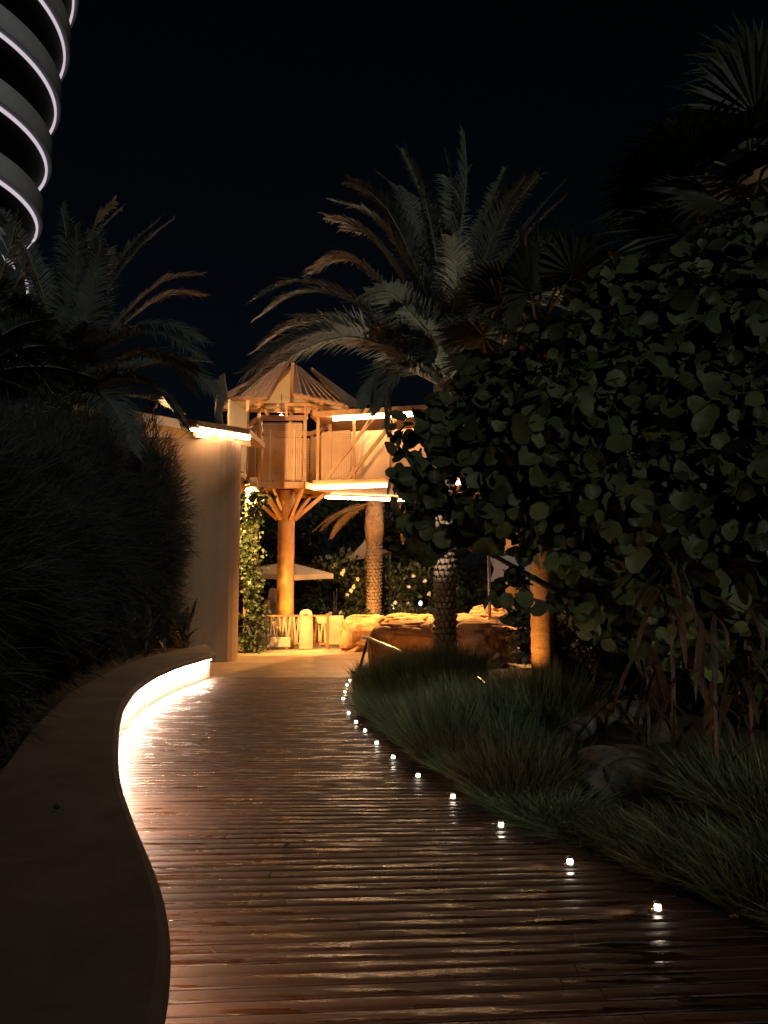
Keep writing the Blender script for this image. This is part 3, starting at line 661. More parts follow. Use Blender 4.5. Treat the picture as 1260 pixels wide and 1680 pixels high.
# ------------------------------------------------------------------ rocks
from mathutils import noise as mno
def rock(name, c, r, seed, mat, label, cat='rock', flat=0.0, rot=0.0, cols=22, rows=14, amp=0.28, sq=0.5, tilt=0.0, group=None):
    vs = []; fs = []; c = Vector(c); so = Vector((seed * 7.3, seed * 3.1, seed * 1.7)); cols = int(cols * 1.7); rows = int(rows * 1.7)
    Mx = Matrix.Rotation(rot, 3, 'Z') @ Matrix.Rotation(tilt, 3, 'Y')
    for i in range(rows + 1):
        th = math.pi * i / rows
        for j in range(cols):
            ph = 2 * math.pi * j / cols
            d = Vector((math.sin(th) * math.cos(ph), math.sin(th) * math.sin(ph), math.cos(th)))
            d2 = Vector([math.copysign(abs(x) ** sq, x) for x in d]); d2 = d.lerp(d2, 0.8)
            P0 = Vector((d2.x * r[0], d2.y * r[1], d2.z * r[2]))
            dist, _ = mno.voronoi(P0 * 1.9 + so); crack = min(1.0, (dist[1] - dist[0]) * 3.5)
            strata = mno.noise(Vector((P0.x * .7, P0.y * .7, P0.z * 7)) + so)
            f = 1 + amp * (0.9 * mno.fractal(P0 * 1.5 + so, 1.0, 2.0, 4) + 0.35 * strata + 0.25 * mno.noise(P0 * 9 + so)) - 0.11 * (1 - crack) ** 2
            p = Vector((P0.x * f, P0.y * f, P0.z * (1 + (f - 1) * .6)))
            vs.append(c + Mx @ p)
    for i in range(rows):
        for j in range(cols):
            a = i * cols + j; b_ = i * cols + (j + 1) % cols; fs.append((a, a + cols, b_ + cols, b_))
    o = MB().add(vs, fs).build(name, mat, origin=(c.x, c.y, max(c.z - r[2], -0.1)), smooth=False, fix=False)
    return tag(o, label, cat, group)
def rk(px0, px1, ytop, Y, depth, label, seed, mat='rock_o', base=-0.15, **kw):
    a = pt(px0, ytop, Y); b_ = pt(px1, ytop, Y); h = a.z - base
    return rock('boulder', ((a.x + b_.x) / 2, Y + depth * 0.5, base + h / 2), ((b_.x - a.x) / 2 * 0.98, depth / 2, h / 2 * 1.0), seed, M[mat], label, **kw)
rk(606, 752, 1022, 17.2, 1.8, 'big blocky sandstone boulder left of the date palm trunk', 1, amp=0.10, sq=0.35, cols=48, rows=32)
rk(722, 842, 1018, 17.3, 1.7, 'dark red-brown sandstone boulder right of the date palm trunk', 2, amp=0.10, sq=0.35, cols=48, rows=32)
rk(556, 650, 1010, 22.2, 2.0, 'low flat-topped sandstone block next to the fence notice panel', 3, amp=0.12, sq=0.35, cols=44, rows=28)
rk(628, 732, 1008, 21.8, 2.2, 'long low sandstone block below the scaly lit palm', 4, amp=0.14, sq=0.4, cols=44, rows=28)
rk(722, 800, 1010, 20.4, 1.8, 'pale sandstone ledge behind the dark red-brown boulder', 5, amp=0.16, sq=0.45, cols=40, rows=26)
rk(772, 846, 996, 20.8, 1.9, 'peaked pale sandstone rock beneath the shade sail', 6, amp=0.2, sq=0.6, cols=40, rows=26)
rk(815, 905, 1030, 18.8, 1.8, 'layered sandstone block left of the smooth orange trunk', 7, amp=0.14, sq=0.4, cols=40, rows=26)
g1 = gnd(1050, 1330)
rock('boulder', (g1.x + 0.12, g1.y + 0.40, 0.08), (0.50, 0.40, 0.28), 11, M['rock_g'], 'rounded grey boulder half buried in grass beside the boardwalk', amp=0.16, sq=0.7, cols=40, rows=26)
g2 = gnd(968, 1262)
rock('boulder', (g2.x + 0.05, g2.y + 0.5, 0.30), (0.42, 0.26, 0.10), 12, M['rock_p'], 'slanted slab-like grey rock leaning behind the grass', amp=0.12, sq=0.5, tilt=R(-28), cols=40, rows=26)
g3 = gnd(1060, 1230)
rock('boulder', (g3.x + .1, g3.y + 0.7, 0.18), (0.36, 0.3, 0.20), 13, M['rock_g'], 'flat-topped grey rock behind the slanted slab rock', amp=0.12, sq=0.5, cols=40, rows=26)

# ------------------------------------------------------------------ handrail
hr = empty('handrail', (gnd(605, 1100).x, 16.2, 0), 'low steel handrail on splayed legs at the end of the boardwalk', 'handrail')
top = pt(604, 1047, 16.2)
MB().tube([pt(594, 1045, 16.2), top, pt(640, 1062, 15.95), pt(712, 1094, 15.4)], 0.032, 8).build('rail', M['steel'], hr, smooth=True)
MB().tube([top, gnd(590, 1098)], 0.03, 8).build('leg', M['dark_metal'], hr)
MB().tube([top, gnd(608, 1102)], 0.03, 8).build('leg', M['steel'], hr)
MB().tube([top, gnd(621, 1096)], 0.03, 8).build('leg', M['wood_d'], hr)
p = pt(676, 1078, 15.65)
MB().tube([p, (p.x, p.y, 0.05)], 0.025, 8).build('leg', M['steel'], hr)

# ------------------------------------------------------------------ palms
def bez(P, n):
    P = [Vector(p) for p in P]; out = []
    for i in range(n + 1):
        t = i / n * (len(P) - 1); k = min(int(t), len(P) - 2); u = t - k
        p0 = P[max(k - 1, 0)]; p1 = P[k]; p2 = P[k + 1]; p3 = P[min(k + 2, len(P) - 1)]
        out.append(0.5 * ((2 * p1) + (p2 - p0) * u + (2 * p0 - 5 * p1 + 4 * p2 - p3) * u * u + (3 * p1 - p0 - 3 * p2 + p3) * u ** 3))
    return out
def frond(ctrl, parent, mat='frond', leaflet=0.46, bare=0.16, n=58, seed=0, droop=0.25, wid=0.036, vee=0.30):
    r = random.Random(seed); C = bez(ctrl, 60)
    Ls = [0]
    for a, b_ in zip(C[:-1], C[1:]): Ls.append(Ls[-1] + (b_ - a).length)
    L = Ls[-1]
    def at(s):
        s = min(max(s, 0), L * 0.9999); k = max(0, np.searchsorted(Ls, s) - 1); k = min(k, 59)
        u = (s - Ls[k]) / max(1e-6, Ls[k + 1] - Ls[k]); return C[k].lerp(C[k + 1], u), (C[k + 1] - C[k]).normalized()
    rb = MB(); m = 10; rb.tube([at(L * i / m)[0] for i in range(m + 1)], [0.028 * (1 - 0.88 * (i / m)) + 0.003 for i in range(m + 1)], 5)
    fo = MB(); twist = r.uniform(-0.5, 0.5)
    for side in (-1, 1):
        for i in range(n):
            t = bare + (1 - bare) * (i + r.uniform(-.3, .3)) / n; t = min(max(t, bare), 0.998)
            p, tg = at(L * t); up = Vector((0, 0, 1)); sd_ = tg.cross(up)
            if sd_.length < 0.15: sd_ = tg.cross(Vector((math.cos(seed), math.sin(seed), 0)))
            sd_.normalize(); nr = sd_.cross(tg).normalized()
            sd_ = Quaternion(tg, twist) @ sd_; nr = Quaternion(tg, twist) @ nr
            ll = leaflet * (0.55 + 0.45 * math.sin(math.pi * min(1, (t - bare) / (1 - bare) * 0.85 + 0.2))) * r.uniform(0.85, 1.1)
            if t > 0.9: ll *= 0.75
            fw = 0.55 + 0.75 * t
            d = (sd_ * side + tg * fw + nr * (vee + r.uniform(-.15, .15))).normalized()
            tip = p + d * ll - up * droop * ll * r.uniform(0.3, 1.1); mid = p + d * ll * 0.5 - up * droop * ll * 0.15
            w = (tg - d * tg.dot(d)).normalized() * wid * 0.5
            fo.add([p - w * .6, p + w * .6, mid + w, mid - w, tip], [(0, 1, 2, 3), (3, 2, 4)])
    o = fo.build('frond', M[mat], parent)
    rb.build('rachis', M['dryfrond' if mat == 'dryfrond' else 'rachis'], o, smooth=True)
    return o
def scaly_trunk(parent, x, y, z0, z1, r0, r1, rows, per, depth=0.05, lean=(0, 0), boots=0.0):
    H = z1 - z0
    t = MB(); t.tube([(x + lean[0] * k / 8, y + lean[1] * k / 8, z0 + H * k / 8) for k in range(9)], [r0 + (r1 - r0) * k / 8 for k in range(9)], 18)
    o = t.build('trunk', M['trunk'], parent, smooth=True)
    s = MB(); rr = random.Random(int(x * 100))
    for i in range(rows):
        f = (i + 0.5) / rows; z = z0 + H * f; R_ = r0 + (r1 - r0) * f
        dz = H / rows; big = 1 + boots * max(0, (f - 0.72) / 0.28)
        for k in range(per):
            a = 2 * math.pi * (k + 0.5 * (i % 2)) / per + rr.uniform(-.05, .05)
            hw = math.pi / per * 0.86; d = depth * rr.uniform(.7, 1.25) * big; hgt = dz * rr.uniform(0.75, 1.0)
            c = Vector((x + lean[0] * f, y + lean[1] * f, 0))
            def pp(aa, rad, zz): return c + Vector((math.cos(aa) * rad, math.sin(aa) * rad, zz))
            s.add([pp(a - hw, R_ * .97, z - hgt * .5), pp(a, R_ * .97, z - hgt * .75), pp(a + hw, R_ * .97, z - hgt * .5),
                   pp(a - hw * .8, R_ + d, z + hgt * .45), pp(a, R_ + d * 1.15, z + hgt * .35), pp(a + hw * .8, R_ + d, z + hgt * .45), pp(a, R_ * .96, z + hgt * .8)],
                  [(0, 1, 4, 3), (1, 2, 5, 4), (3, 4, 6), (4, 5, 6), (0, 3, 6), (2, 6, 5)])
    tag(s.build('leaf_scars', M['scale'], o), kind='stuff')
    return o
def auto_fronds(parent, c, specs, seed, leaflet=0.46, mat='frond', n=58):
    r = random.Random(seed)
    for az, el, L, dr in specs:
        d = Vector((math.sin(az), math.cos(az), 0)); c0 = Vector(c) + d * 0.12
        pts = []
        for k in range(5):
            t = k / 4; e = el - dr * t
            if k == 0: pts.append(c0)
            else: pts.append(pts[-1] + (d * math.cos(e) + Vector((0, 0, math.sin(e)))) * L / 4)
        frond(pts, parent, mat, leaflet, seed=r.randint(0, 9999), n=n)
def px_frond(parent, base, pts, seed, **kw):
    """pts: (px, py, Y)"""
    frond([base] + [pt(*p) for p in pts], parent, seed=seed, **kw)

# main date palm
DX, DY = gnd(728, 1105).x, 15.6
dp = empty('date_palm', (DX, DY, -0.05), 'tall date palm with silvery arching fronds and shaggy trunk before the sandstone boulders', 'palm tree')
scaly_trunk(dp, DX, DY, -0.05, 5.55, 0.20, 0.19, 46, 13, 0.05, lean=(0.06, 0), boots=0.8)
cc = Vector((DX + 0.08, DY, 5.75))
MB().lathe([(0.2, 5.3), (0.26, 5.5), (0.24, 5.75), (0.1, 5.95), (0.0, 6.0)], 14, (DX + .06, DY, 0)).build('crown_heart', M['fibre'], dp, smooth=True)
S = 0
for spec in [
    [(660, 560, 15.3), (560, 480, 14.9), (480, 462, 14.6), (415, 492, 14.4)],
    [(670, 585, 15.2), (580, 540, 14.7), (490, 555, 14.2), (402, 612, 13.9)],
    [(680, 590, 15.4), (600, 535, 15.5), (500, 520, 15.7), (430, 560, 15.8)],
    [(690, 560, 15.8), (640, 480, 16.0), (570, 420, 16.2), (510, 440, 16.3)],
    [(690, 520, 16.0), (640, 430, 16.3), (590, 375, 16.6), (535, 356, 16.8)],
    [(705, 500, 15.4), (665, 400, 15.2), (625, 330, 15.1), (572, 297, 15.0)],
    [(705, 500, 16.2), (680, 400, 16.7), (655, 320, 17.0), (622, 285, 17.2)],
    [(722, 520, 15.2), (715, 420, 15.0), (695, 320, 14.8), (664, 246, 14.7)],
    [(740, 500, 15.7), (752, 400, 15.7), (765, 300, 15.7), (762, 217, 15.6)],
    [(755, 500, 16.2), (780, 400, 16.7), (810, 320, 17.0), (830, 275, 17.2)],
    [(765, 520, 15.2), (800, 430, 14.9), (840, 345, 14.7), (884, 287, 14.5)],
    [(780, 510, 15.9), (830, 420, 16.2), (880, 350, 16.5), (930, 293, 16.8)],
    [(690, 615, 15.2), (650, 595, 14.9), (620, 620, 14.8), (606, 662, 14.7)],
    [(735, 540, 15.3), (740, 480, 14.9), (735, 420, 14.6), (720, 370, 14.3)],
    [(710, 560, 14.9), (670, 510, 14.2), (640, 480, 13.6), (600, 480, 13.1)],
    [(790, 560, 15.3), (850, 500, 15.0), (910, 480, 14.8), (960, 520, 14.6)],
    [(800, 590, 15.8), (870, 560, 16.0), (940, 590, 16.2), (985, 650, 16.3)],
    [(720, 450, 16.4), (735, 380, 17.0), (750, 320, 17.5), (775, 270, 18.0)],
    [(745, 610, 14.9), (770, 600, 14.2), (800, 640, 13.7), (815, 710, 13.5)],
]:
    S += 1; px_frond(dp, cc + Vector((rng.uniform(-.1, .1), rng.uniform(-.1, .1), rng.uniform(-.15, .1))), spec, S, leaflet=0.72, n=104, droop=0.38)
    if S <= 16:
        jx, jy, jY = rng.uniform(-34, 34), rng.uniform(-6, 40), rng.uniform(-1.2, 1.2)
        S2 = 200 + S; px_frond(dp, cc + Vector((rng.uniform(-.1, .1), rng.uniform(-.1, .1), rng.uniform(-.15, .1))), [(a + jx * k / 3, b_ + jy * k / 3, Y_ + jY * k / 3) for k, (a, b_, Y_) in enumerate(spec)], S2, leaflet=0.72, n=100, droop=0.4)
auto_fronds(dp, cc, [(a, R(rng.uniform(45, 70)), rng.uniform(3.4, 4.2), R(rng.uniform(40, 60))) for a in np.linspace(-0.9, 1.2, 9)], 5, 0.7, n=90)
for az in (2.2,): auto_fronds(dp, cc - Vector((0, 0, .2)), [(az, R(-35), 1.6, R(45))], int(az * 10), 0.3, 'dryfrond', 30)

# palm with lit scaly trunk behind the bridge
QX = pt(614, 1000, 29.5).x
d2 = empty('date_palm', (QX, 29.5, 0), 'amber lit date palm with diamond-scaled trunk under the footbridge', 'palm tree')
z_b = pt(614, 890, 29.5).z; z_t = pt(614, 822, 29.5).z
scaly_trunk(d2, QX, 29.5, -0.05, z_b + 0.1, 0.24, 0.26, 30, 12, 0.05)
tb = MB(); tb.tube([(QX, 29.5, z_b), (QX, 29.5, z_b + 0.5), (QX, 29.5, z_t), (QX, 29.5, z_t + 0.15)], [0.30, 0.36, 0.30, 0.2], 18); tb.build('crown_boot', M['fibre'], d2, smooth=True)
sc2 = MB(); rr = random.Random(5)
for i in range(110):
    a = rr.uniform(0, 6.28); z = rr.uniform(z_b, z_t); c = Vector((QX + math.cos(a) * .32, 29.5 + math.sin(a) * .32, z)); o_ = Vector((math.cos(a), math.sin(a), 0)); s_ = Vector((-math.sin(a), math.cos(a), 0))
    sc2.add([c - s_ * .06 - Vector((0, 0, .1)), c + s_ * .06 - Vector((0, 0, .1)), c + o_ * rr.uniform(.06, .12) + Vector((0, 0, .12))], [(0, 1, 2)])
tag(sc2.build('boot_scales', M['scale'], d2), kind='stuff')
auto_fronds(d2, (QX, 29.5, z_t), [(a, R(rng.uniform(35, 60)), rng.uniform(2.4, 2.9), R(rng.uniform(50, 65))) for a in np.linspace(-1.6, 1.6, 8)], 9, 0.4)
auto_fronds(d2, (QX, 29.3, z_t - .1), [(4.6, R(-5), 2.2, R(40)), (4.9, R(0), 2.5, R(40)), (5.3, R(-5), 2.3, R(45))], 10, 0.38, 'dryfrond', 40)
px_frond(d2, pt(640, 815, 27.0), [(652, 818, 26.6), (660, 835, 26.3), (661, 860, 26.3), (661, 893, 26.3)], 33, leaflet=0.2, n=26, mat='dryfrond', wid=0.04)

# left date palm behind the hedge
lx = pt(108, 680, 16.0)
lp = empty('date_palm', (lx.x, 16.0, 0.36), 'dim date palm rising behind the feathery hedge near the round tower', 'palm tree')
scaly_trunk(lp, lx.x, 16.0, 0.3, lx.z - 0.1, 0.2, 0.2, 30, 12, 0.05, boots=0.8)
lc = Vector((lx.x, 16.0, lx.z + 0.1))
MB().lathe([(0.2, lx.z - .3), (0.27, lx.z - .1), (0.2, lx.z + .2), (0.0, lx.z + .4)], 14, (lx.x, 16.0, 0)).build('crown_heart', M['fibre'], lp, smooth=True)
for spec in [
    [(108, 580, 15.8), (112, 480, 15.6), (110, 400, 15.5), (100, 338, 15.4)],
    [(125, 580, 15.5), (145, 500, 15.0), (158, 440, 14.6), (165, 398, 14.2)],
    [(130, 590, 16.2), (170, 490, 16.5), (225, 410, 16.7), (287, 358, 16.9)],
    [(140, 600, 15.7), (200, 545, 15.4), (270, 530, 15.2), (332, 560, 15.0)],
    [(140, 600, 16.4), (200, 520, 16.9), (270, 460, 17.2), (330, 450, 17.5)],
    [(145, 640, 15.6), (200, 620, 15.3), (260, 640, 15.1), (305, 700, 15.0)],
    [(130, 650, 15.2), (170, 650, 14.6), (200, 690, 14.2), (215, 740, 14.0)],
    [(80, 590, 15.8), (40, 510, 15.6), (0, 450, 15.5), (-40, 420, 15.4)],
    [(80, 600, 15.4), (55, 540, 14.9), (40, 500, 14.5), (20, 480, 14.2)],
    [(70, 640, 15.6), (20, 610, 15.3), (-30, 620, 15.1), (-70, 680, 15.0)],
    [(80, 660, 15.2), (40, 660, 14.7), (15, 700, 14.4), (0, 740, 14.3)],
    [(90, 560, 16.4), (60, 450, 16.8), (20, 370, 17.0), (-20, 330, 17.2)],
    [(120, 560, 16.6), (140, 450, 17.0), (150, 380, 17.5), (190, 330, 17.8)],
    [(115, 600, 15.2), (125, 560, 14.6), (140, 540, 14.1), (145, 530, 13.8)],
    [(145, 620, 16.2), (220, 580, 16.6), (280, 600, 16.8), (325, 650, 17.0)],
]:
    S += 1; px_frond(lp, lc + Vector((rng.uniform(-.1, .1), rng.uniform(-.1, .1), rng.uniform(-.15, .1))), spec, S, leaflet=0.72, n=96, droop=0.42, mat='frond2')
    jx, jy, jY = rng.uniform(-34, 34), rng.uniform(-6, 36), rng.uniform(-1.2, 1.2)
    px_frond(lp, lc, [(a + jx * k / 3, b_ + jy * k / 3, Y_ + jY * k / 3) for k, (a, b_, Y_) in enumerate(spec)], 300 + S, leaflet=0.72, n=90, droop=0.45, mat='frond2')
auto_fronds(lp, lc, [(a, R(rng.uniform(25, 65)), rng.uniform(3.0, 3.9), R(rng.uniform(45, 65))) for a in np.linspace(-2.9, 0.7, 13)], 6, 0.7, 'frond2', 84)

ex = pt(-75, 640, 14.5)
xp = empty('date_palm', (ex.x, 14.5, 0.36), 'dark date palm half out of view left of the dim hedge palm', 'palm tree')
scaly_trunk(xp, ex.x, 14.5, 0.3, ex.z - 0.1, 0.2, 0.2, 26, 12, 0.05, boots=0.8)
auto_fronds(xp, (ex.x, 14.5, ex.z + .1), [(a, R(rng.uniform(20, 70)), rng.uniform(2.2, 3.0), R(rng.uniform(50, 75))) for a in np.linspace(-2.8, 3.0, 18)], 16, 0.6, 'frond2', 80)
for spec in [[(-40, 560, 14.4), (-5, 470, 14.3), (18, 400, 14.2), (30, 345, 14.2)], [(-30, 580, 14.3), (5, 510, 14.1), (30, 460, 14.0), (45, 425, 14.0)], [(-30, 600, 14.5), (0, 560, 14.5), (28, 540, 14.5), (45, 560, 14.5)]]:
    S += 1; px_frond(xp, Vector((ex.x, 14.5, ex.z + .1)), spec, S, leaflet=0.6, n=80, droop=0.4, mat='frond2')

# fan palms
def fan_leaf(parent, root, hub, facing, rad, seed, nseg=38, spread=R(250), mat='fan', petiole=True):
    r = random.Random(seed); root, hub = Vector(root), Vector(hub)
    ax = (hub - root).normalized(); nrm = Vector(facing).normalized(); nrm = (nrm - ax * nrm.dot(ax)).normalized(); sd_ = ax.cross(nrm)
    b = MB()
    for i in range(nseg):
        a = -spread / 2 + spread * (i + 0.5) / nseg; a += r.uniform(-.02, .02)
        d = ax * math.cos(a) + sd_ * math.sin(a); L = rad * (0.8 + 0.2 * math.cos(a * 0.6)) * r.uniform(0.9, 1.06)
        w = d.cross(nrm); hw = spread / nseg * 0.5
        da = [ax * math.cos(a + s * hw) + sd_ * math.sin(a + s * hw) for s in (-1, 1)]
        m = 0.58 * L; fold = nrm * 0.02 * (1 if i % 2 else -1)
        dr = Vector((0, 0, -1)) * L * r.uniform(0.03, 0.22)
        b.add([hub, hub + da[0] * m, hub + d * m * 1.0 + fold, hub + da[1] * m, hub + d * L * 0.82 + w * 0.008 + dr * 0.4, hub + d * L * 0.82 - w * 0.008 + dr * 0.4, hub + d * L + dr],
              [(0, 1, 2), (0, 2, 3), (1, 5, 4, 2), (2, 4, 3), (5, 6, 4)])
    o = b.build('fan_leaf', M[mat], parent)
    if petiole:
        MB().tube([root, root.lerp(hub, 0.5) + Vector((0, 0, 0.04)), hub], [0.03, 0.02, 0.014], 6).build('petiole', M['rachis'], o, smooth=True)
    return o
def fan_palm(name_loc, z_top, r0, label, leaves, seed, extra=18, rad=1.0):
    x, y = name_loc
    e = empty('fan_palm', (x, y, 0), label, 'palm tree')
    prof = []; nz_ = 60; rr = random.Random(seed)
    for k in range(nz_ + 1):
        f = k / nz_; prof.append((r0 * (1 + 0.05 * (k % 2)) * (1 - 0.08 * f) * (1 + 0.25 * max(0, 0.06 - f) / 0.06), -0.05 + (z_top) * f))
    MB().lathe(prof, 20, (x, y, 0)).build('trunk', M['fantrunk'], e, smooth=True)
    MB().lathe([(r0, z_top - .5), (r0 * 1.5, z_top - .3), (r0 * 1.2, z_top + .1), (0.0, z_top + .3)], 14, (x, y, 0)).build('crown_heart', M['fibre'], e, smooth=True)
    c = Vector((x, y, z_top))
    for i, (hx, hy, hY, fac, rd) in enumerate(leaves):
        fan_leaf(e, c, pt(hx, hy, hY), fac, rd, seed * 50 + i)
    for i in range(extra):
        az = 2.4 * i; el = R(rr.uniform(-35, 70)); L = rr.uniform(0.7, 1.1)
        d = Vector((math.cos(az) * math.cos(el), math.sin(az) * math.cos(el), math.sin(el)))
        fan_leaf(e, c, c + d * L, Vector((0, 0, 1)) + Vector((rr.uniform(-.6, .6), rr.uniform(-.6, .6), 0)), rad * rr.uniform(.75, 1), seed * 90 + i, 30)
    return e
f1 = gnd(895, 1152)
fan_palm((f1.x, f1.y), 5.45, 0.19, 'fan palm with smooth orange-lit trunk rising through the round-leaved tree', [
    (870, 480, 11.0, (0.1, -1, 0.3), 1.05), (915, 470, 11.2, (-0.3, -1, 0.2), 1.0), (850, 545, 10.9, (0, -1, 0.6), 0.95), (935, 530, 10.8, (0.3, -1, .4), 1.0), (800, 590, 11.0, (-0.2, -0.8, .9), 0.9)], 3, 14)
rp_ = pt(1235, 300, 8.2)
fan_palm((rp_.x, rp_.y), rp_.z, 0.17, 'dark tall fan palm behind the round-leaved tree', [
    (1240, 190, 7.9, (-0.3, -1, 0.25), 1.05), (1150, 375, 8.0, (-0.1, -1, 0.5), 1.15), (1250, 120, 8.4, (-0.2, -1, 0.1), 1.0), (1200, 250, 8.6, (-0.4, -1, .2), 1.0), (1110, 310, 8.8, (-0.5, -1, .1), 0.7), (1180, 330, 7.6, (0.1, -1, .6), 0.9), (1280, 260, 7.7, (0, -1, .3), 1.1)], 4, 14)

# ------------------------------------------------------------------ round-leaved (sea grape) tree
sg_base = Vector((2.55, 7.6, 0.1))
sg = empty('sea_grape_tree', sg_base, 'broad dark tree with large round leaves overhanging the boardwalk', 'tree')
clumps = [  # px, py, Y, radius px
    (1195, 420, 7.2, 85), (1235, 390, 7.6, 70), (1100, 510, 7.0, 95), (1010, 520, 7.2, 95), (1180, 560, 6.6, 120), (960, 600, 6.9, 95), (880, 630, 7.1, 85), (820, 650, 7.3, 80), (1060, 650, 6.6, 120), (940, 720, 6.5, 115),
    (850, 740, 6.9, 100), (770, 700, 7.2, 75), (1180, 720, 6.3, 130), (760, 800, 7.0, 85), (690, 715, 7.0, 48), (675, 790, 7.0, 40), (720, 860, 7.1, 50), (850, 825, 6.7, 85), (970, 835, 6.4, 112), (1080, 830, 6.2, 130), (1210, 860, 6.1, 130),
    (1000, 960, 6.6, 85), (1100, 980, 6.4, 95), (1220, 1010, 6.2, 100), (960, 925, 6.9, 45), (845, 975, 6.7, 36), (1270, 620, 6.4, 120), (1300, 480, 6.8, 110), (1310, 900, 6.1, 130), (1330, 750, 6.6, 130), (1160, 1060, 6.5, 60), (1240, 1075, 6.3, 60),
    (1100, 700, 8.2, 180), (950, 780, 8.2, 150), (1200, 900, 8.0, 180), (1050, 900, 8.4, 150), (1250, 600, 8.4, 150), (810, 720, 8.0, 90)]
LV = np.array([(0, 0.02, 0), (-0.30, -0.06, .03), (-0.62, 0.18, .10), (-0.72, 0.62, .13), (-0.50, 1.02, .09), (0, 1.20, -0.04), (0.50, 1.02, .09), (0.72, 0.62, .13), (0.62, 0.18, .10), (0.30, -0.06, .03), (0, 0.62, 0.0)], float)
LF = np.array([(10, (k + 1) % 10, k) for k in range(10)])
leafmesh = []
for s in range(3):
    r_ = np.random.default_rng(s); v = LV.copy(); v[1:10, :] += r_.normal(0, 0.03, (9, 3)); v[:, 2] += (v[:, 0] ** 2) * (0.5 * s - 0.35) + (v[:, 1] - .6) ** 2 * (0.45 - 0.5 * s) + 0.06 * np.sin(v[:, 1] * 7 + s) * np.abs(v[:, 0])
    v[:, 2] += np.abs(v[:, 0]) * (0.22 - 0.12 * s); v[:, 0] *= (1.0, 0.86, 1.08)[s]
    rib = [(-.018, 0, v[0, 2] + .015), (.018, 0, v[0, 2] + .015), (.014, .62, v[10, 2] + .02), (-.014, .62, v[10, 2] + .02), (0, 1.12, v[5, 2] + .02)]
    for sx in (-1, 1):
        for yb, k_ in ((.25, 2 if sx < 0 else 8), (.55, 3 if sx < 0 else 7), (.8, 4 if sx < 0 else 6)):
            q = v[k_]; rib += [(0, yb - .012, .03), (0, yb + .012, .03), (q[0] * .85, q[1] * .9 + yb * .08, q[2] * .88 + .025)]
    nf = LF.tolist() + [(11, 12, 13, 14), (14, 13, 15)] + [(16 + 3 * k_, 17 + 3 * k_, 18 + 3 * k_) for k_ in range(6)]
    me = bpy.data.meshes.new('round_leaf'); me.from_pydata(v.tolist() + rib, [], nf); me.materials.append(M['grape']); me.materials.append(M['vein'])
    me.polygons.foreach_set('use_smooth', [True] * len(me.polygons)); me.polygons.foreach_set('material_index', [0] * 10 + [1] * 8); leafmesh.append(me)
tr_ = MB(); fork = sg_base + Vector((-0.05, -0.1, 0.9))
tr_.tube([sg_base - Vector((0, 0, .1)), sg_base + Vector((0.03, 0, .5)), fork], [0.13, 0.10, 0.09], 10); tr_.build('trunk', M['bark'], sg, smooth=True)
recs = []
for ci, (px, py, Y, rp) in enumerate(clumps):
    c = pt(px, py, Y); rad = rp * Y / F
    mid = fork.lerp(c, 0.5) + Vector((rng.uniform(-.15, .15), rng.uniform(-.1, .1), rng.uniform(-.05, .2)))
    if ci % 2 == 0 or py > 900: MB().tube([fork, mid, c], [0.05, 0.03, 0.01], 6).build('branch', M['bark'], sg, smooth=True)
    n = int(215 * (rad / 0.5) ** 2)
    if Y >= 8: n = int(n * 0.55)
    for k in range(n):
        d = Vector((npr.normal(), npr.normal(), npr.normal())).normalized()
        rr_ = rad * (0.45 + 0.6 * rng.random() ** 0.6)
        p = c + Vector((d.x, d.y * 0.85, d.z)) * rr_
        nr = (d * 0.7 + Vector((rng.gauss(0, .5), rng.gauss(0, .5) - 0.30, rng.gauss(0.3, .5)))).normalized()
        yd = (Vector((rng.gauss(0, .6), rng.gauss(0, .6), rng.gauss(-0.3, .5)))); yd = (yd - nr * yd.dot(nr)).normalized(); xd = yd.cross(nr)
        sz = rng.uniform(0.085, 0.155) * (1 if rng.random() < .72 else 0.55)
        vis = (p - Vector((0, 0, CAMH))).length - 0.6 * rr_ / rad
        recs.append((vis, p, Matrix((xd, yd, nr)).transposed(), sz))
recs.sort(key=lambda t: t[0])
def onframe(p):
    k = p.y; px = p.x / k * F + 630; return px < 1250 and px > 600
front_i = [i for i, r_ in enumerate(recs) if onframe(r_[1])][:900]
chosen = set(rng.sample(front_i, 300))
VV = []; FF = []; TT = []; base_i = 0
for i, (vis, p, m3, sz) in enumerate(recs):
    if i in chosen:
        o = bpy.data.objects.new('round_leaf', leafmesh[i % 3]); COL.objects.link(o); o.parent = sg
        o.matrix_local = Matrix.Translation(p - ORG[sg]) @ (m3.to_4x4() @ Matrix.Scale(sz, 4))
    else:
        LVv = LV.copy(); LVv[:, 0] *= rng.uniform(.8, 1.1); LVv[:, 2] += np.abs(LVv[:, 0]) * rng.uniform(-.15, .5) + (LVv[:, 1] - .6) ** 2 * rng.uniform(-.4, .3)
        v = (LVv * sz) @ np.array(m3).T + np.array(p); VV.append(v); FF.append(LF + base_i); TT.append(np.full(11, rng.random())); base_i += 11
tag(mesh_np('leaf_mass', np.concatenate(VV), np.concatenate(FF), M['grape_t'], sg, ORG[sg], np.concatenate(TT), smooth=True), kind='stuff')

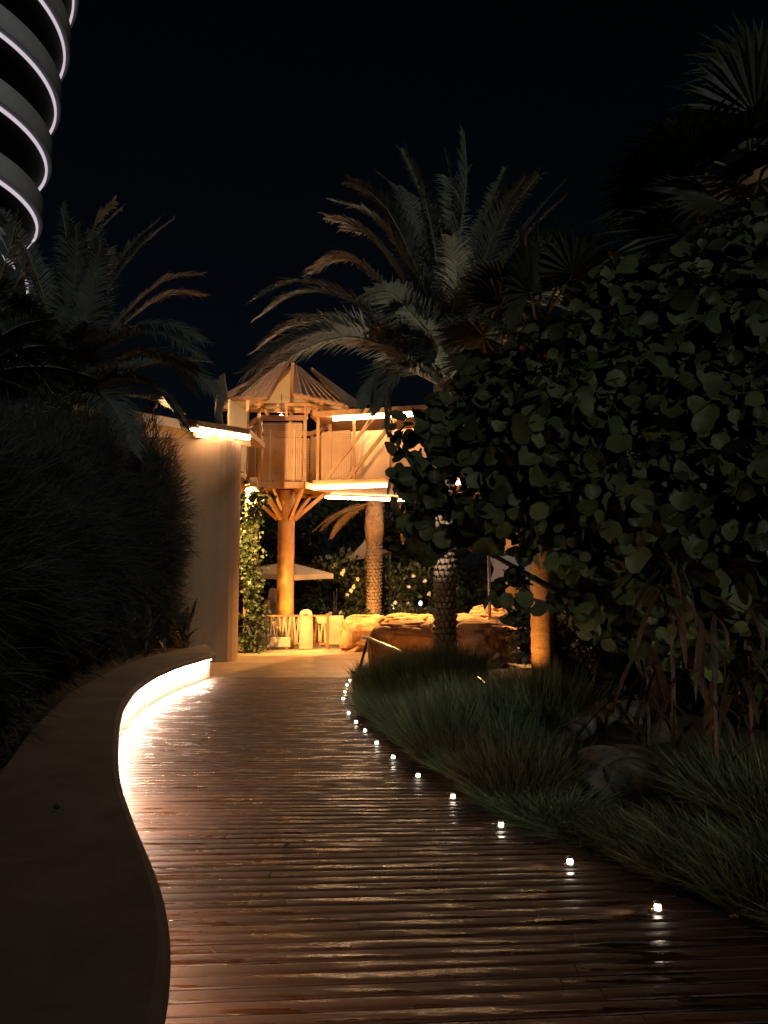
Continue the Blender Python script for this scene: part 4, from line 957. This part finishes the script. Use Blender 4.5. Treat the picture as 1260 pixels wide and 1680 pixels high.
# ------------------------------------------------------------------ blade plants (grass, hedge, shrubs)
def blade_cloud(N_, pos, direc, length, width, droop, seg=2):
    """curved tapering blades -> quads+tri as triangles"""
    side = np.cross(direc, npr.normal(size=(N_, 3))); side /= np.linalg.norm(side, axis=1, keepdims=True)
    V = np.zeros((N_, 5, 3)); w = width[:, None]; L = length[:, None]
    down = np.array([0, 0, -1.0])
    V[:, 0] = pos - side * w * .5; V[:, 1] = pos + side * w * .5
    mid = pos + direc * L * .55 + down * L * droop[:, None] * .25
    V[:, 2] = mid + side * w * .4; V[:, 3] = mid - side * w * .4
    V[:, 4] = pos + direc * L + down * L * droop[:, None]
    Fc = np.array([(0, 1, 2), (0, 2, 3), (3, 2, 4)])
    Fa = (Fc[None] + (np.arange(N_) * 5)[:, None, None]).reshape(-1, 3)
    return V.reshape(-1, 3), Fa
def unit(a): return a / np.linalg.norm(a, axis=1, keepdims=True)
grass_src = []
for s in range(5):
    n = 2200
    ang = npr.uniform(0, 6.283, n); rr_ = 0.30 * np.sqrt(npr.uniform(0, 1, n))
    pos = np.stack([np.cos(ang) * rr_, np.sin(ang) * rr_, np.full(n, -0.02)], 1)
    direc = unit(np.stack([np.cos(ang) * rr_ * 1.9 + npr.normal(0, .22, n), np.sin(ang) * rr_ * 1.9 + npr.normal(0, .22, n), np.full(n, 0.95)], 1))
    V, Fa = blade_cloud(n, pos, direc, npr.uniform(.35, .72, n), npr.uniform(.005, .010, n), npr.uniform(.05, .45, n))
    grass_src.append((V, Fa, np.repeat(npr.uniform(0, 1, n), 5)))
gmesh = {}
GL = ['fine green grass tuft arching over the boardwalk edge lights', 'fine green grass tuft growing behind the edge row of tufts']
cnt = 0
def grass_tuft(x, y, z, sc, hz, label, group):
    global cnt
    tp = x / y * F + 630
    if 925 < tp < 1160 and 5.0 < y < 7.8 and not label.startswith('fine green grass tuft arching'): return None
    if 890 < tp < 1190 and y < 5.7: hz *= 0.5
    s = rng.choice([0, 0, 1, 1, 2, 2, 3, 4]); cnt += 1
    if s not in gmesh:
        V, Fa, T = grass_src[s]
        o = mesh_np('grass_tuft', V, Fa, M['grass' if s < 3 else ('grass_olive' if s == 3 else 'grass_dry')], None, (0, 0, 0), T); gmesh[s] = o.data
    else:
        o = bpy.data.objects.new('grass_tuft', gmesh[s]); COL.objects.link(o)
    o.location = (x, y, z); o.rotation_euler = (0, 0, rng.uniform(0, 6.28)); o.scale = (sc, sc, hz)
    return tag(o, label, 'grass', group)
y = 3.3
while y < 14.9:
    e = interp(EDGE, y); g = 'grass tufts beside the boardwalk'
    low = 0.42 + 0.95 * max(math.exp(-((y - 12.2) / 1.5) ** 2), 0.95 * math.exp(-((y - 8.1) / 0.8) ** 2), 0.7 * math.exp(-((y - 4.7) / 0.6) ** 2), 0.6 * math.exp(-((y - 6.3) / 0.4) ** 2), 0.85 * math.exp(-((y - 10.0) / 0.5) ** 2))
    grass_tuft(e + (0.34 if y > 5 else 0.48) + rng.uniform(-.05, .08), y, -0.03, rng.uniform(0.8, 1.05), rng.uniform(.75, 1.0) * low, GL[0], g)
    grass_tuft(e + 0.85 + rng.uniform(-.1, .1), y + 0.2, 0.0, rng.uniform(1.0, 1.3), rng.uniform(.9, 1.2) * low, GL[1], 'grass tufts further into the bed')
    if y > 6 and not 9.3 < y < 12.2: grass_tuft(e + 1.5 + rng.uniform(-.15, .15), y + 0.3, 0.1, rng.uniform(1.1, 1.4), rng.uniform(.8, 1.15) * low, 'fine green grass tuft deep in the bed among trunks and rocks', 'grass tufts deep in the bed')
    y += 0.42
for k in range(9):
    yy = 3.6 + k * 0.42; e = interp(EDGE, yy)
    grass_tuft(e + 1.45 + rng.uniform(-.1, .3), yy, 0.1, 1.2, rng.uniform(.6, .9), 'fine green grass tuft deep in the bed among trunks and rocks', 'grass tufts deep in the bed')

# feathery hedge bushes on the left
def feather_bush(c, r, h, n, label, seed, mat='hedge', L=(0.18, 0.50), W=(0.006, 0.013), up=0.35):
    q = np.random.default_rng(seed)
    d = unit(q.normal(size=(n, 3))); rad = q.uniform(0.35, 1.0, n) ** 0.45
    f = np.array([1 + 0.42 * mno.fractal(Vector(v) * 2.2 + Vector((seed * 3.7, 0, 0)), 1, 2, 3) for v in d])
    pos = d * (rad * f)[:, None] * np.array([r, r, h / 2]) + np.array([c[0], c[1], c[2] + h / 2])
    direc = unit(d * 0.9 + q.normal(0, .45, (n, 3)) + np.array([0, 0, up]))
    V, Fa = blade_cloud(n, pos, direc, q.uniform(*L, n), q.uniform(*W, n), q.uniform(0, .35, n))
    e = empty('feathery_bush', c, label, 'bush', 'hedge bushes behind the bench wall')
    mesh_np('foliage', V, Fa, M[mat], e, ORG[e], np.repeat(q.uniform(0, 1, n), 5))
    b = MB()
    for k in range(5):
        a = 1.256 * k + seed; b.tube([Vector(c) - Vector((0, 0, .05)), Vector(c) + Vector((math.cos(a) * r * .3, math.sin(a) * r * .3, h * .4)), Vector(c) + Vector((math.cos(a) * r * .55, math.sin(a) * r * .55, h * .75))], [0.03, 0.02, 0.008], 6)
    b.build('stems', M['bark'], e)
hb = [(-5.25, 16.3, 1.05, 4.7), (-5.5, 14.9, 1.15, 4.6), (-5.45, 13.2, 1.2, 4.2), (-5.25, 11.4, 1.1, 3.6), (-4.85, 9.7, 1.05, 3.2), (-4.35, 8.1, 0.95, 2.9), (-3.95, 6.6, 0.9, 2.6), (-3.4, 5.2, 0.8, 2.3)]
hl = ['feathery dark bush against the tall curved wall', 'feathery dark bush second from the tall curved wall', 'feathery dark bush under the dim date palm, third from the wall', 'feathery dark bush fourth from the tall curved wall', 'feathery dark bush fifth from the tall curved wall', 'feathery dark bush sixth from the tall curved wall', 'feathery dark bush seventh from the tall curved wall', 'feathery dark low bush at the end of the hedge away from the wall']
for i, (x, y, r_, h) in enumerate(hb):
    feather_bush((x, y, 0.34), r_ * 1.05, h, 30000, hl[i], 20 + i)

# broad upright leaf plants under the hedge, and the dry ones on the right
def blade_leaf(name, L, W, bend, mat):
    b = MB(); n = 6; vs = []; fs = []
    for i in range(n + 1):
        t = i / n; w = W * (math.sin(math.pi * min(1, t * 0.92 + 0.08)) ** 0.7) * (1 - 0.15 * t); z = L * t * (1 - bend * t * 0.5); yb = bend * L * t * t * 0.6
        vs += [(-w / 2, yb - 0.012, z), (0, yb, z), (w / 2, yb - 0.012, z)]
    for i in range(n):
        for j in range(2): a = i * 3 + j; fs.append((a, a + 1, a + 4, a + 3))
    me = bpy.data.meshes.new(name); me.from_pydata(vs, [], fs); me.materials.append(M[mat])
    me.polygons.foreach_set('use_smooth', [True] * len(fs)); return me
bl = [blade_leaf('broad_leaf', 0.62, 0.12, .35, 'croton'), blade_leaf('broad_leaf', 0.5, 0.10, .7, 'croton'), blade_leaf('broad_leaf', 0.7, 0.13, .2, 'croton')]
dl = [blade_leaf('dry_leaf', 0.95, 0.085, .4, 'dryleaf'), blade_leaf('dry_leaf', 0.8, 0.075, .9, 'dryleaf'), blade_leaf('dry_leaf', 1.1, 0.08, .3, 'dryleaf')]
def leaf_plant(loc, meshes, n, label, cat, group, name, pname, sc=1.0, hmax=0.3, hang=0.0, smat='bark'):
    e = empty(name, loc, label, cat, group)
    MB().tube([Vector(loc) - Vector((0, 0, .05)), Vector(loc) + Vector((0.02, 0, hmax * sc + 0.15))], [0.025, 0.012], 6).build('stem', M[smat], e)
    for k in range(n):
        o = bpy.data.objects.new(pname, meshes[k % len(meshes)]); COL.objects.link(o); o.parent = e
        az = 2.4 * k + rng.uniform(-.3, .3); tilt = rng.uniform(0.15, 0.75) if rng.random() > hang else rng.uniform(1.9, 2.7)
        o.location = (math.cos(az) * .04, math.sin(az) * .04, rng.uniform(0, hmax) * sc + (hmax * 0.6 if tilt > 1.5 else 0))
        o.rotation_euler = (Matrix.Rotation(az, 3, 'Z') @ Matrix.Rotation(-tilt, 3, 'X')).to_euler(); s = sc * rng.uniform(.7, 1.15); o.scale = (s, s, s)
    return e
LP = [(-4.35, 17.6), (-4.55, 16.6), (-4.6, 15.5), (-4.62, 14.3), (-4.6, 13.1), (-4.45, 11.9), (-4.25, 10.7), (-4.0, 9.6), (-3.75, 8.6), (-3.4, 7.6), (-3.1, 6.6), (-2.75, 5.6), (-2.45, 4.7), (-4.75, 17.3)]
for x, y in LP:
    leaf_plant((x, y, 0.34), bl, 20, 'dark upright broad-leaved plant between bench wall and feathery hedge', 'plant', 'broad-leaved plants behind the bench', 'broad_leaf_plant', 'broad_leaf', 1.1 if y > 9 else 0.8, 0.55)
for (px, py, h, lab) in [(1140, 1345, 1.35, 'tall clump of dry brown strap leaves behind the rounded grey boulder'), (1215, 1370, 1.1, 'amber lit dry brown leaf clump right of the grey boulder'), (1090, 1300, 0.9, 'shorter dry brown leaf clump beside the grey metal post'), (1275, 1340, 1.2, 'dry brown leaf clump under the round-leaved tree')]:
    g = gnd(px, py); leaf_plant((g.x, g.y + 0.35, 0.1), dl, 16, lab, 'plant', 'dry leaf clumps', 'dry_leaf_plant', 'dry_leaf', 0.72, h, 0.7)
gs = gnd(1225, 1375)
floodlight((gs.x + 0.42, gs.y - 0.05, 0.32), (gs.x + 0.15, gs.y + 0.4, 0.6), 5, AMBER, 'tiny amber garden spotlight among the dry brown leaves', R(90), True)

# grey post and dark railing at right
gp = pt(1063, 1060, 9.0)
go = empty('metal_post', (gp.x, 9.0, 0.05), 'thin grey metal post standing among the dry leaves', 'post')
MB().tube([(gp.x, 9.0, 0.0), (gp.x, 9.0, gp.z + 0.15)], 0.032, 10).build('shaft', M['grey_metal'], go, smooth=True)
MB().lathe([(0.0, 0.06), (0.08, 0.06), (0.08, 0.13), (0.035, 0.14)], 12, (gp.x, 9.0, 0)).build('foot', M['grey_metal'], go)
rl = empty('railing', (4.2, 13.6, 0), 'dark metal railing with upright bars behind the thin grey post', 'railing')
for z in (0.15, 0.95): MB().beam((2.7, 13.6, z), (6.6, 13.2, z), 0.04, 0.04).build('rail', M['grey_metal'], rl)
for k in range(34):
    t = (k + .5) / 34; MB().beam((2.7 + 3.9 * t, 13.6 - .4 * t, 0.0), (2.7 + 3.9 * t, 13.6 - .4 * t, 0.94), 0.018, 0.018).build('bar', M['grey_metal'], rl)
sp0 = pt(1025, 1068, 14.2)
sg2 = empty('trail_sign', (sp0.x, 14.2, 0.05), 'small tapered orange and red printed sign behind the railing', 'sign')
w_ = [pt(1013, 1080, 14.2), pt(1038, 1080, 14.2), pt(1034, 1060, 14.2), pt(1026, 1054, 14.2), pt(1019, 1060, 14.2)]
MB().slab3(w_, (0, -1, 0), 0.03).build('panel', M['poster'], sg2, fix=True)
MB().beam((sp0.x, 14.22, 0.0), (sp0.x, 14.22, w_[0].z + 0.02), 0.05, 0.03).build('stake', M['bark'], sg2)
floodlight((sp0.x - 0.3, 13.85, 0.25), (sp0.x, 14.2, 0.65), 5, (1, .55, .22), 'small amber spotlight aimed at the tapered sign', R(70), True)

# ------------------------------------------------------------------ vine on the pillar
def leaf_cloud(name, pts_, sizes, mat, parent, seed):
    q = np.random.default_rng(seed); n = len(pts_); d = unit(q.normal(size=(n, 3))); s = unit(np.cross(d, q.normal(size=(n, 3)))); sz = sizes[:, None]
    V = np.stack([pts_ - s * sz * .0, pts_ + d * sz * .45 + s * sz * .35, pts_ + d * sz, pts_ + d * sz * .45 - s * sz * .35], 1)
    V[:, 1, 2] += sizes * .08; V[:, 3, 2] += sizes * .08
    Fa = (np.array([(0, 1, 2), (0, 2, 3)])[None] + (np.arange(n) * 4)[:, None, None]).reshape(-1, 3)
    return mesh_np(name, V.reshape(-1, 3), Fa, M[mat], parent, ORG[parent], np.repeat(q.uniform(0, 1, n), 4))
vb = pt(408, 1062, 21.6)
vn = empty('climbing_vine', (vb.x, 21.7, 0), 'leafy green climbing vine on the pillar beside the tall curved wall', 'vine')
n = 2600; q = np.random.default_rng(3); zz = q.uniform(0, 4.45, n)
wv = 0.30 + 0.09 * np.sin(zz * 3.1) + 0.05 * np.sin(zz * 7.7)
P_ = np.stack([vb.x - 0.02 + 0.12 * np.sin(zz * 1.7) + q.normal(0, 1, n) * wv * .55, 21.9 + q.normal(0, .14, n), zz], 1)
leaf_cloud('foliage', P_, q.uniform(.07, .16, n), 'vine', vn, 4)
MB().tube([(vb.x, 22.0, -0.02), (vb.x + .08, 22.05, 1.5), (vb.x - .05, 22.05, 3), (vb.x, 22.1, 4.4)], [0.04, .03, .025, .01], 6).build('stem', M['bark'], vn)

# ------------------------------------------------------------------ dark shrubs, blossoms and trees beyond the plaza
def shrub(c, r, h, n, label, seed, flowers=0, mat='shrub', sz=(.10, .24), name='flowering_shrub', cat='shrub', group='shrubs beyond the fence', trunk=0.0):
    q = np.random.default_rng(seed); e = empty(name, c, label, cat, group)
    d = unit(q.normal(size=(n, 3))); rad = q.uniform(.25, 1, n) ** .5
    f = np.array([1 + .35 * mno.fractal(Vector(v) * 1.8 + Vector((seed * 2.7, 0, 0)), 1, 2, 3) for v in d])
    P_ = d * (rad * f)[:, None] * np.array([r, r * .8, h / 2]) + np.array([c[0], c[1], c[2] + trunk + h / 2])
    leaf_cloud('crown' if trunk else 'foliage', P_, q.uniform(*sz, n), mat, e, seed)
    b = MB()
    for k in range(4):
        a = 1.57 * k + seed; b.tube([Vector(c) - Vector((0, 0, .1)), Vector(c) + Vector((math.cos(a) * r * .15, math.sin(a) * r * .15, trunk + h * .2)), Vector(c) + Vector((math.cos(a) * r * .5, math.sin(a) * r * .5, trunk + h * .6))], [0.06 + trunk * .03, 0.04 + trunk * .02, 0.01], 7)
    b.build('trunk' if trunk else 'stems', M['bark'], e)
    fr_ = [i for i in range(n) if d[i, 1] < -0.35 and rad[i] > .8][:flowers * 6:6]
    for i in fr_:
        b = MB(); p = Vector(P_[i]) + Vector((0, -.12, 0))
        for k in range(5):
            a = 1.256 * k; u = Vector((math.cos(a), -0.25, math.sin(a))); v = Vector((-math.sin(a), 0, math.cos(a)))
            s_ = q.uniform(.06, .10); b.add([p, p + u * s_ * .6 + v * s_ * .4, p + u * s_ * 1.1, p + u * s_ * .6 - v * s_ * .4], [(0, 1, 2, 3)])
        b.build('blossom', M['petal'], e)
    return e
shrub((-1.9, 31.0, -.2), 1.3, 3.4, 1800, 'dark shrub with white blossoms right of the orange column', 41, 9)
shrub((-0.2, 30.5, -.2), 1.4, 3.2, 1800, 'white-flowering shrub behind the lit scaly palm trunk', 42, 7)
shrub((1.4, 30.6, -.2), 1.3, 3.0, 1600, 'flowering shrub between the lit palm and the date palm trunk', 43, 8)
shrub((-4.3, 33.0, -.2), 1.9, 3.6, 2000, 'dark shrub behind the wide parasol', 44, 0)
shrub((-0.9, 25.4, 0.0), 0.7, 1.15, 700, 'low pale shrub behind the fence notice panel', 45, 3, sz=(.06, .16))
shrub((0.9, 25.2, 0.0), 0.9, 1.2, 800, 'low spiky shrub behind the long sandstone block', 46, 2, sz=(.06, .18))
for i, (x, y, r_, h, lab) in enumerate([(-7.5, 38, 4.0, 6.5, 'dark tree beyond the parasol, closest to the round tower'), (-1.5, 39, 4.2, 6.0, 'dark tree standing straight behind the lit palm'), (4.0, 36, 3.6, 5.5, 'dark tree beyond the footbridge pier'), (9.5, 31, 4.0, 6.0, 'dark tree behind the pale shade sail'), (8.2, 20, 2.6, 4.0, 'dark tree beyond the upright railing'), (13.5, 24, 4.0, 5.5, 'dark tree at the back of the planting bed beyond the railing')]):
    shrub((x, y, -.2), r_, h, 3800, lab, 60 + i, 0, 'shrub', (.22, .5), 'background_tree', 'tree', 'dark trees beyond the plaza', 0.8)
for i, (x, y, r_, h, lab) in enumerate([(3.1, 12.6, .7, 1.1, 'dark shrub right behind the smooth orange trunk'), (4.2, 12.2, .8, 1.2, 'dark shrub in front of the upright railing'), (5.4, 11.6, .9, 1.6, 'dark shrub at the far end of the upright railing'), (3.6, 16.2, 1.0, 1.7, 'dark shrub between layered sandstone block and railing'), (5.6, 16.5, 1.2, 2.2, 'tall dark shrub behind the upright railing'), (3.3, 9.6, .6, .8, 'low dark shrub around the thin grey post'), (4.6, 9.0, .9, 1.5, 'dark shrub under the round-leaved tree')]):
    shrub((x, y, 0.05), r_, h, 1500, lab, 80 + i, 0, 'shrub', (.08, .22), 'dark_shrub', 'shrub', 'dark shrubs in the planting bed')
for i, (px, py, Y) in enumerate([(690, 990, 31.6), (644, 996, 31.4)]):
    p = pt(px, py, Y); e = empty('path_lantern', (p.x, Y, 0), ['small white path lantern glowing behind the date palm trunk', 'small white path lantern glowing beside the lit scaly palm'][i], 'lantern')
    MB().tube([(p.x, Y, -0.02), (p.x, Y, p.z - .09)], 0.03, 8).build('pole', M['dark_metal'], e)
    MB().lathe([(0, -.10), (.05, -.09), (.075, .0), (.05, .09), (0, .10)], 12, p).build('globe', M['lamp_w'], e, smooth=True)

# ------------------------------------------------------------------ round high-rise with lit balcony rings
rt = pt(62, 319, 46.0)
TR = 9.6
tc_ = Vector((rt.x - TR + 0.35 - 2.4, 49.4, 0))
hi = empty('round_tower', (tc_.x, tc_.y, -0.2), 'round high-rise with stacked balcony rings edged in white light', 'building')
FH = 4.35
MB().lathe([(TR - 3.6, -0.2), (TR - 3.0, 52)], 48, tc_).build('core_wall', M['glass'], hi, smooth=True)
Z0 = rt.z + 1.3
for k in range(-6, 6):
    z = Z0 + k * FH
    if z < 1: continue
    r_ = TR + 0.42 * k
    MB().lathe([(2.0, z + 0.10), (r_ - 0.45, z + 0.10), (r_ - 0.45, z + 0.32), (2.0, z + 0.32)], 72, tc_).build('balcony_slab', M['soffit'], hi, smooth=False)
    MB().lathe([(r_ - 0.40, z + 0.10), (r_ - 0.28, z + 0.04), (r_ - 0.02, z + 0.16), (r_ + 0.03, z + 0.45), (r_ + 0.03, z + 1.55), (r_ - 0.09, z + 1.55), (r_ - 0.40, z + 0.10)], 110, tc_).build('parapet', M['parapet'], hi, smooth=False)
    MB().lathe([(r_ - 0.44, z - 0.16), (r_ - 0.30, z - 0.16), (r_ - 0.30, z + 0.035), (r_ - 0.44, z + 0.035), (r_ - 0.44, z - 0.16)], 110, tc_).build('light_ring', M['ring_led'], hi)
# pale round pavilion behind the left palm
pv = pt(120, 700, 25); pr_ = 4.2
pav = empty('pavilion', (pv.x - .5, 28, -0.2), 'pale round pavilion with flat roof slab behind the dim date palm', 'building')
c = Vector((pv.x - .5, 28, 0)); zt = pt(120, 668, 24).z
MB().lathe([(pr_, -0.2), (pr_, zt - 0.4)], 48, c).build('wall', M['cream'], pav, smooth=True)
MB().lathe([(0, zt - .398), (pr_ + .5, zt - .398), (pr_ + .5, zt - .1), (pr_ * .8, zt + .25), (0, zt + .6)], 48, c).build('roof', M['cream'], pav)
for a in (-2.2, -1.9, -1.57, -1.25, -0.9):
    q_ = c + Vector((math.cos(a), math.sin(a), 0)) * (pr_ + 0.01)
    w = MB().box((q_.x, q_.y, zt - 1.6), (0.8, 0.08, 1.2), a + math.pi / 2).build('window', M['wood_d'], pav)
    q2_ = c + Vector((math.cos(a), math.sin(a), 0)) * (pr_ + 0.055)
    MB().box((q2_.x, q2_.y, zt - 1.6), (0.68, 0.02, 1.08), a + math.pi / 2).build('pane', M['glass'], w)

# fallen leaves
for (px, py, h, rz, mat, lab) in [(92, 1328, ZT, 0.5, 'croton', 'small dark fallen leaf lying on the bench seat'), (1203, 1508, 0.004, 2.2, 'dryfall', 'yellowish fallen leaf at the planted edge of the boardwalk'), (700, 1462, 0.004, 1.1, 'croton', 'dark fallen leaf lying mid-boardwalk'), (470, 1390, 0.004, 2.9, 'croton', 'dark curled leaf on the boards near the bench')]:
    g = gnd(px, py, h); L_ = 0.055; vs = []; fs = []
    for i in range(6):
        t = i / 5; w = 0.022 * math.sin(math.pi * min(1, t * .9 + .1)); zz = 0.004 + 0.012 * (t - .4) ** 2 * 3
        for sx in (-1, 0, 1): vs.append((sx * w, (t - .5) * 2 * L_ * .6, zz + abs(sx) * 0.006))
    for i in range(5):
        for j in range(2): a = i * 3 + j; fs.append((a, a + 1, a + 4, a + 3))
    m3 = Matrix.Rotation(rz, 3, 'Z'); o = MB().add([m3 @ Vector(v) + g for v in vs], fs).build('fallen_leaf', M[mat], origin=g, smooth=True); tag(o, lab, 'leaf')
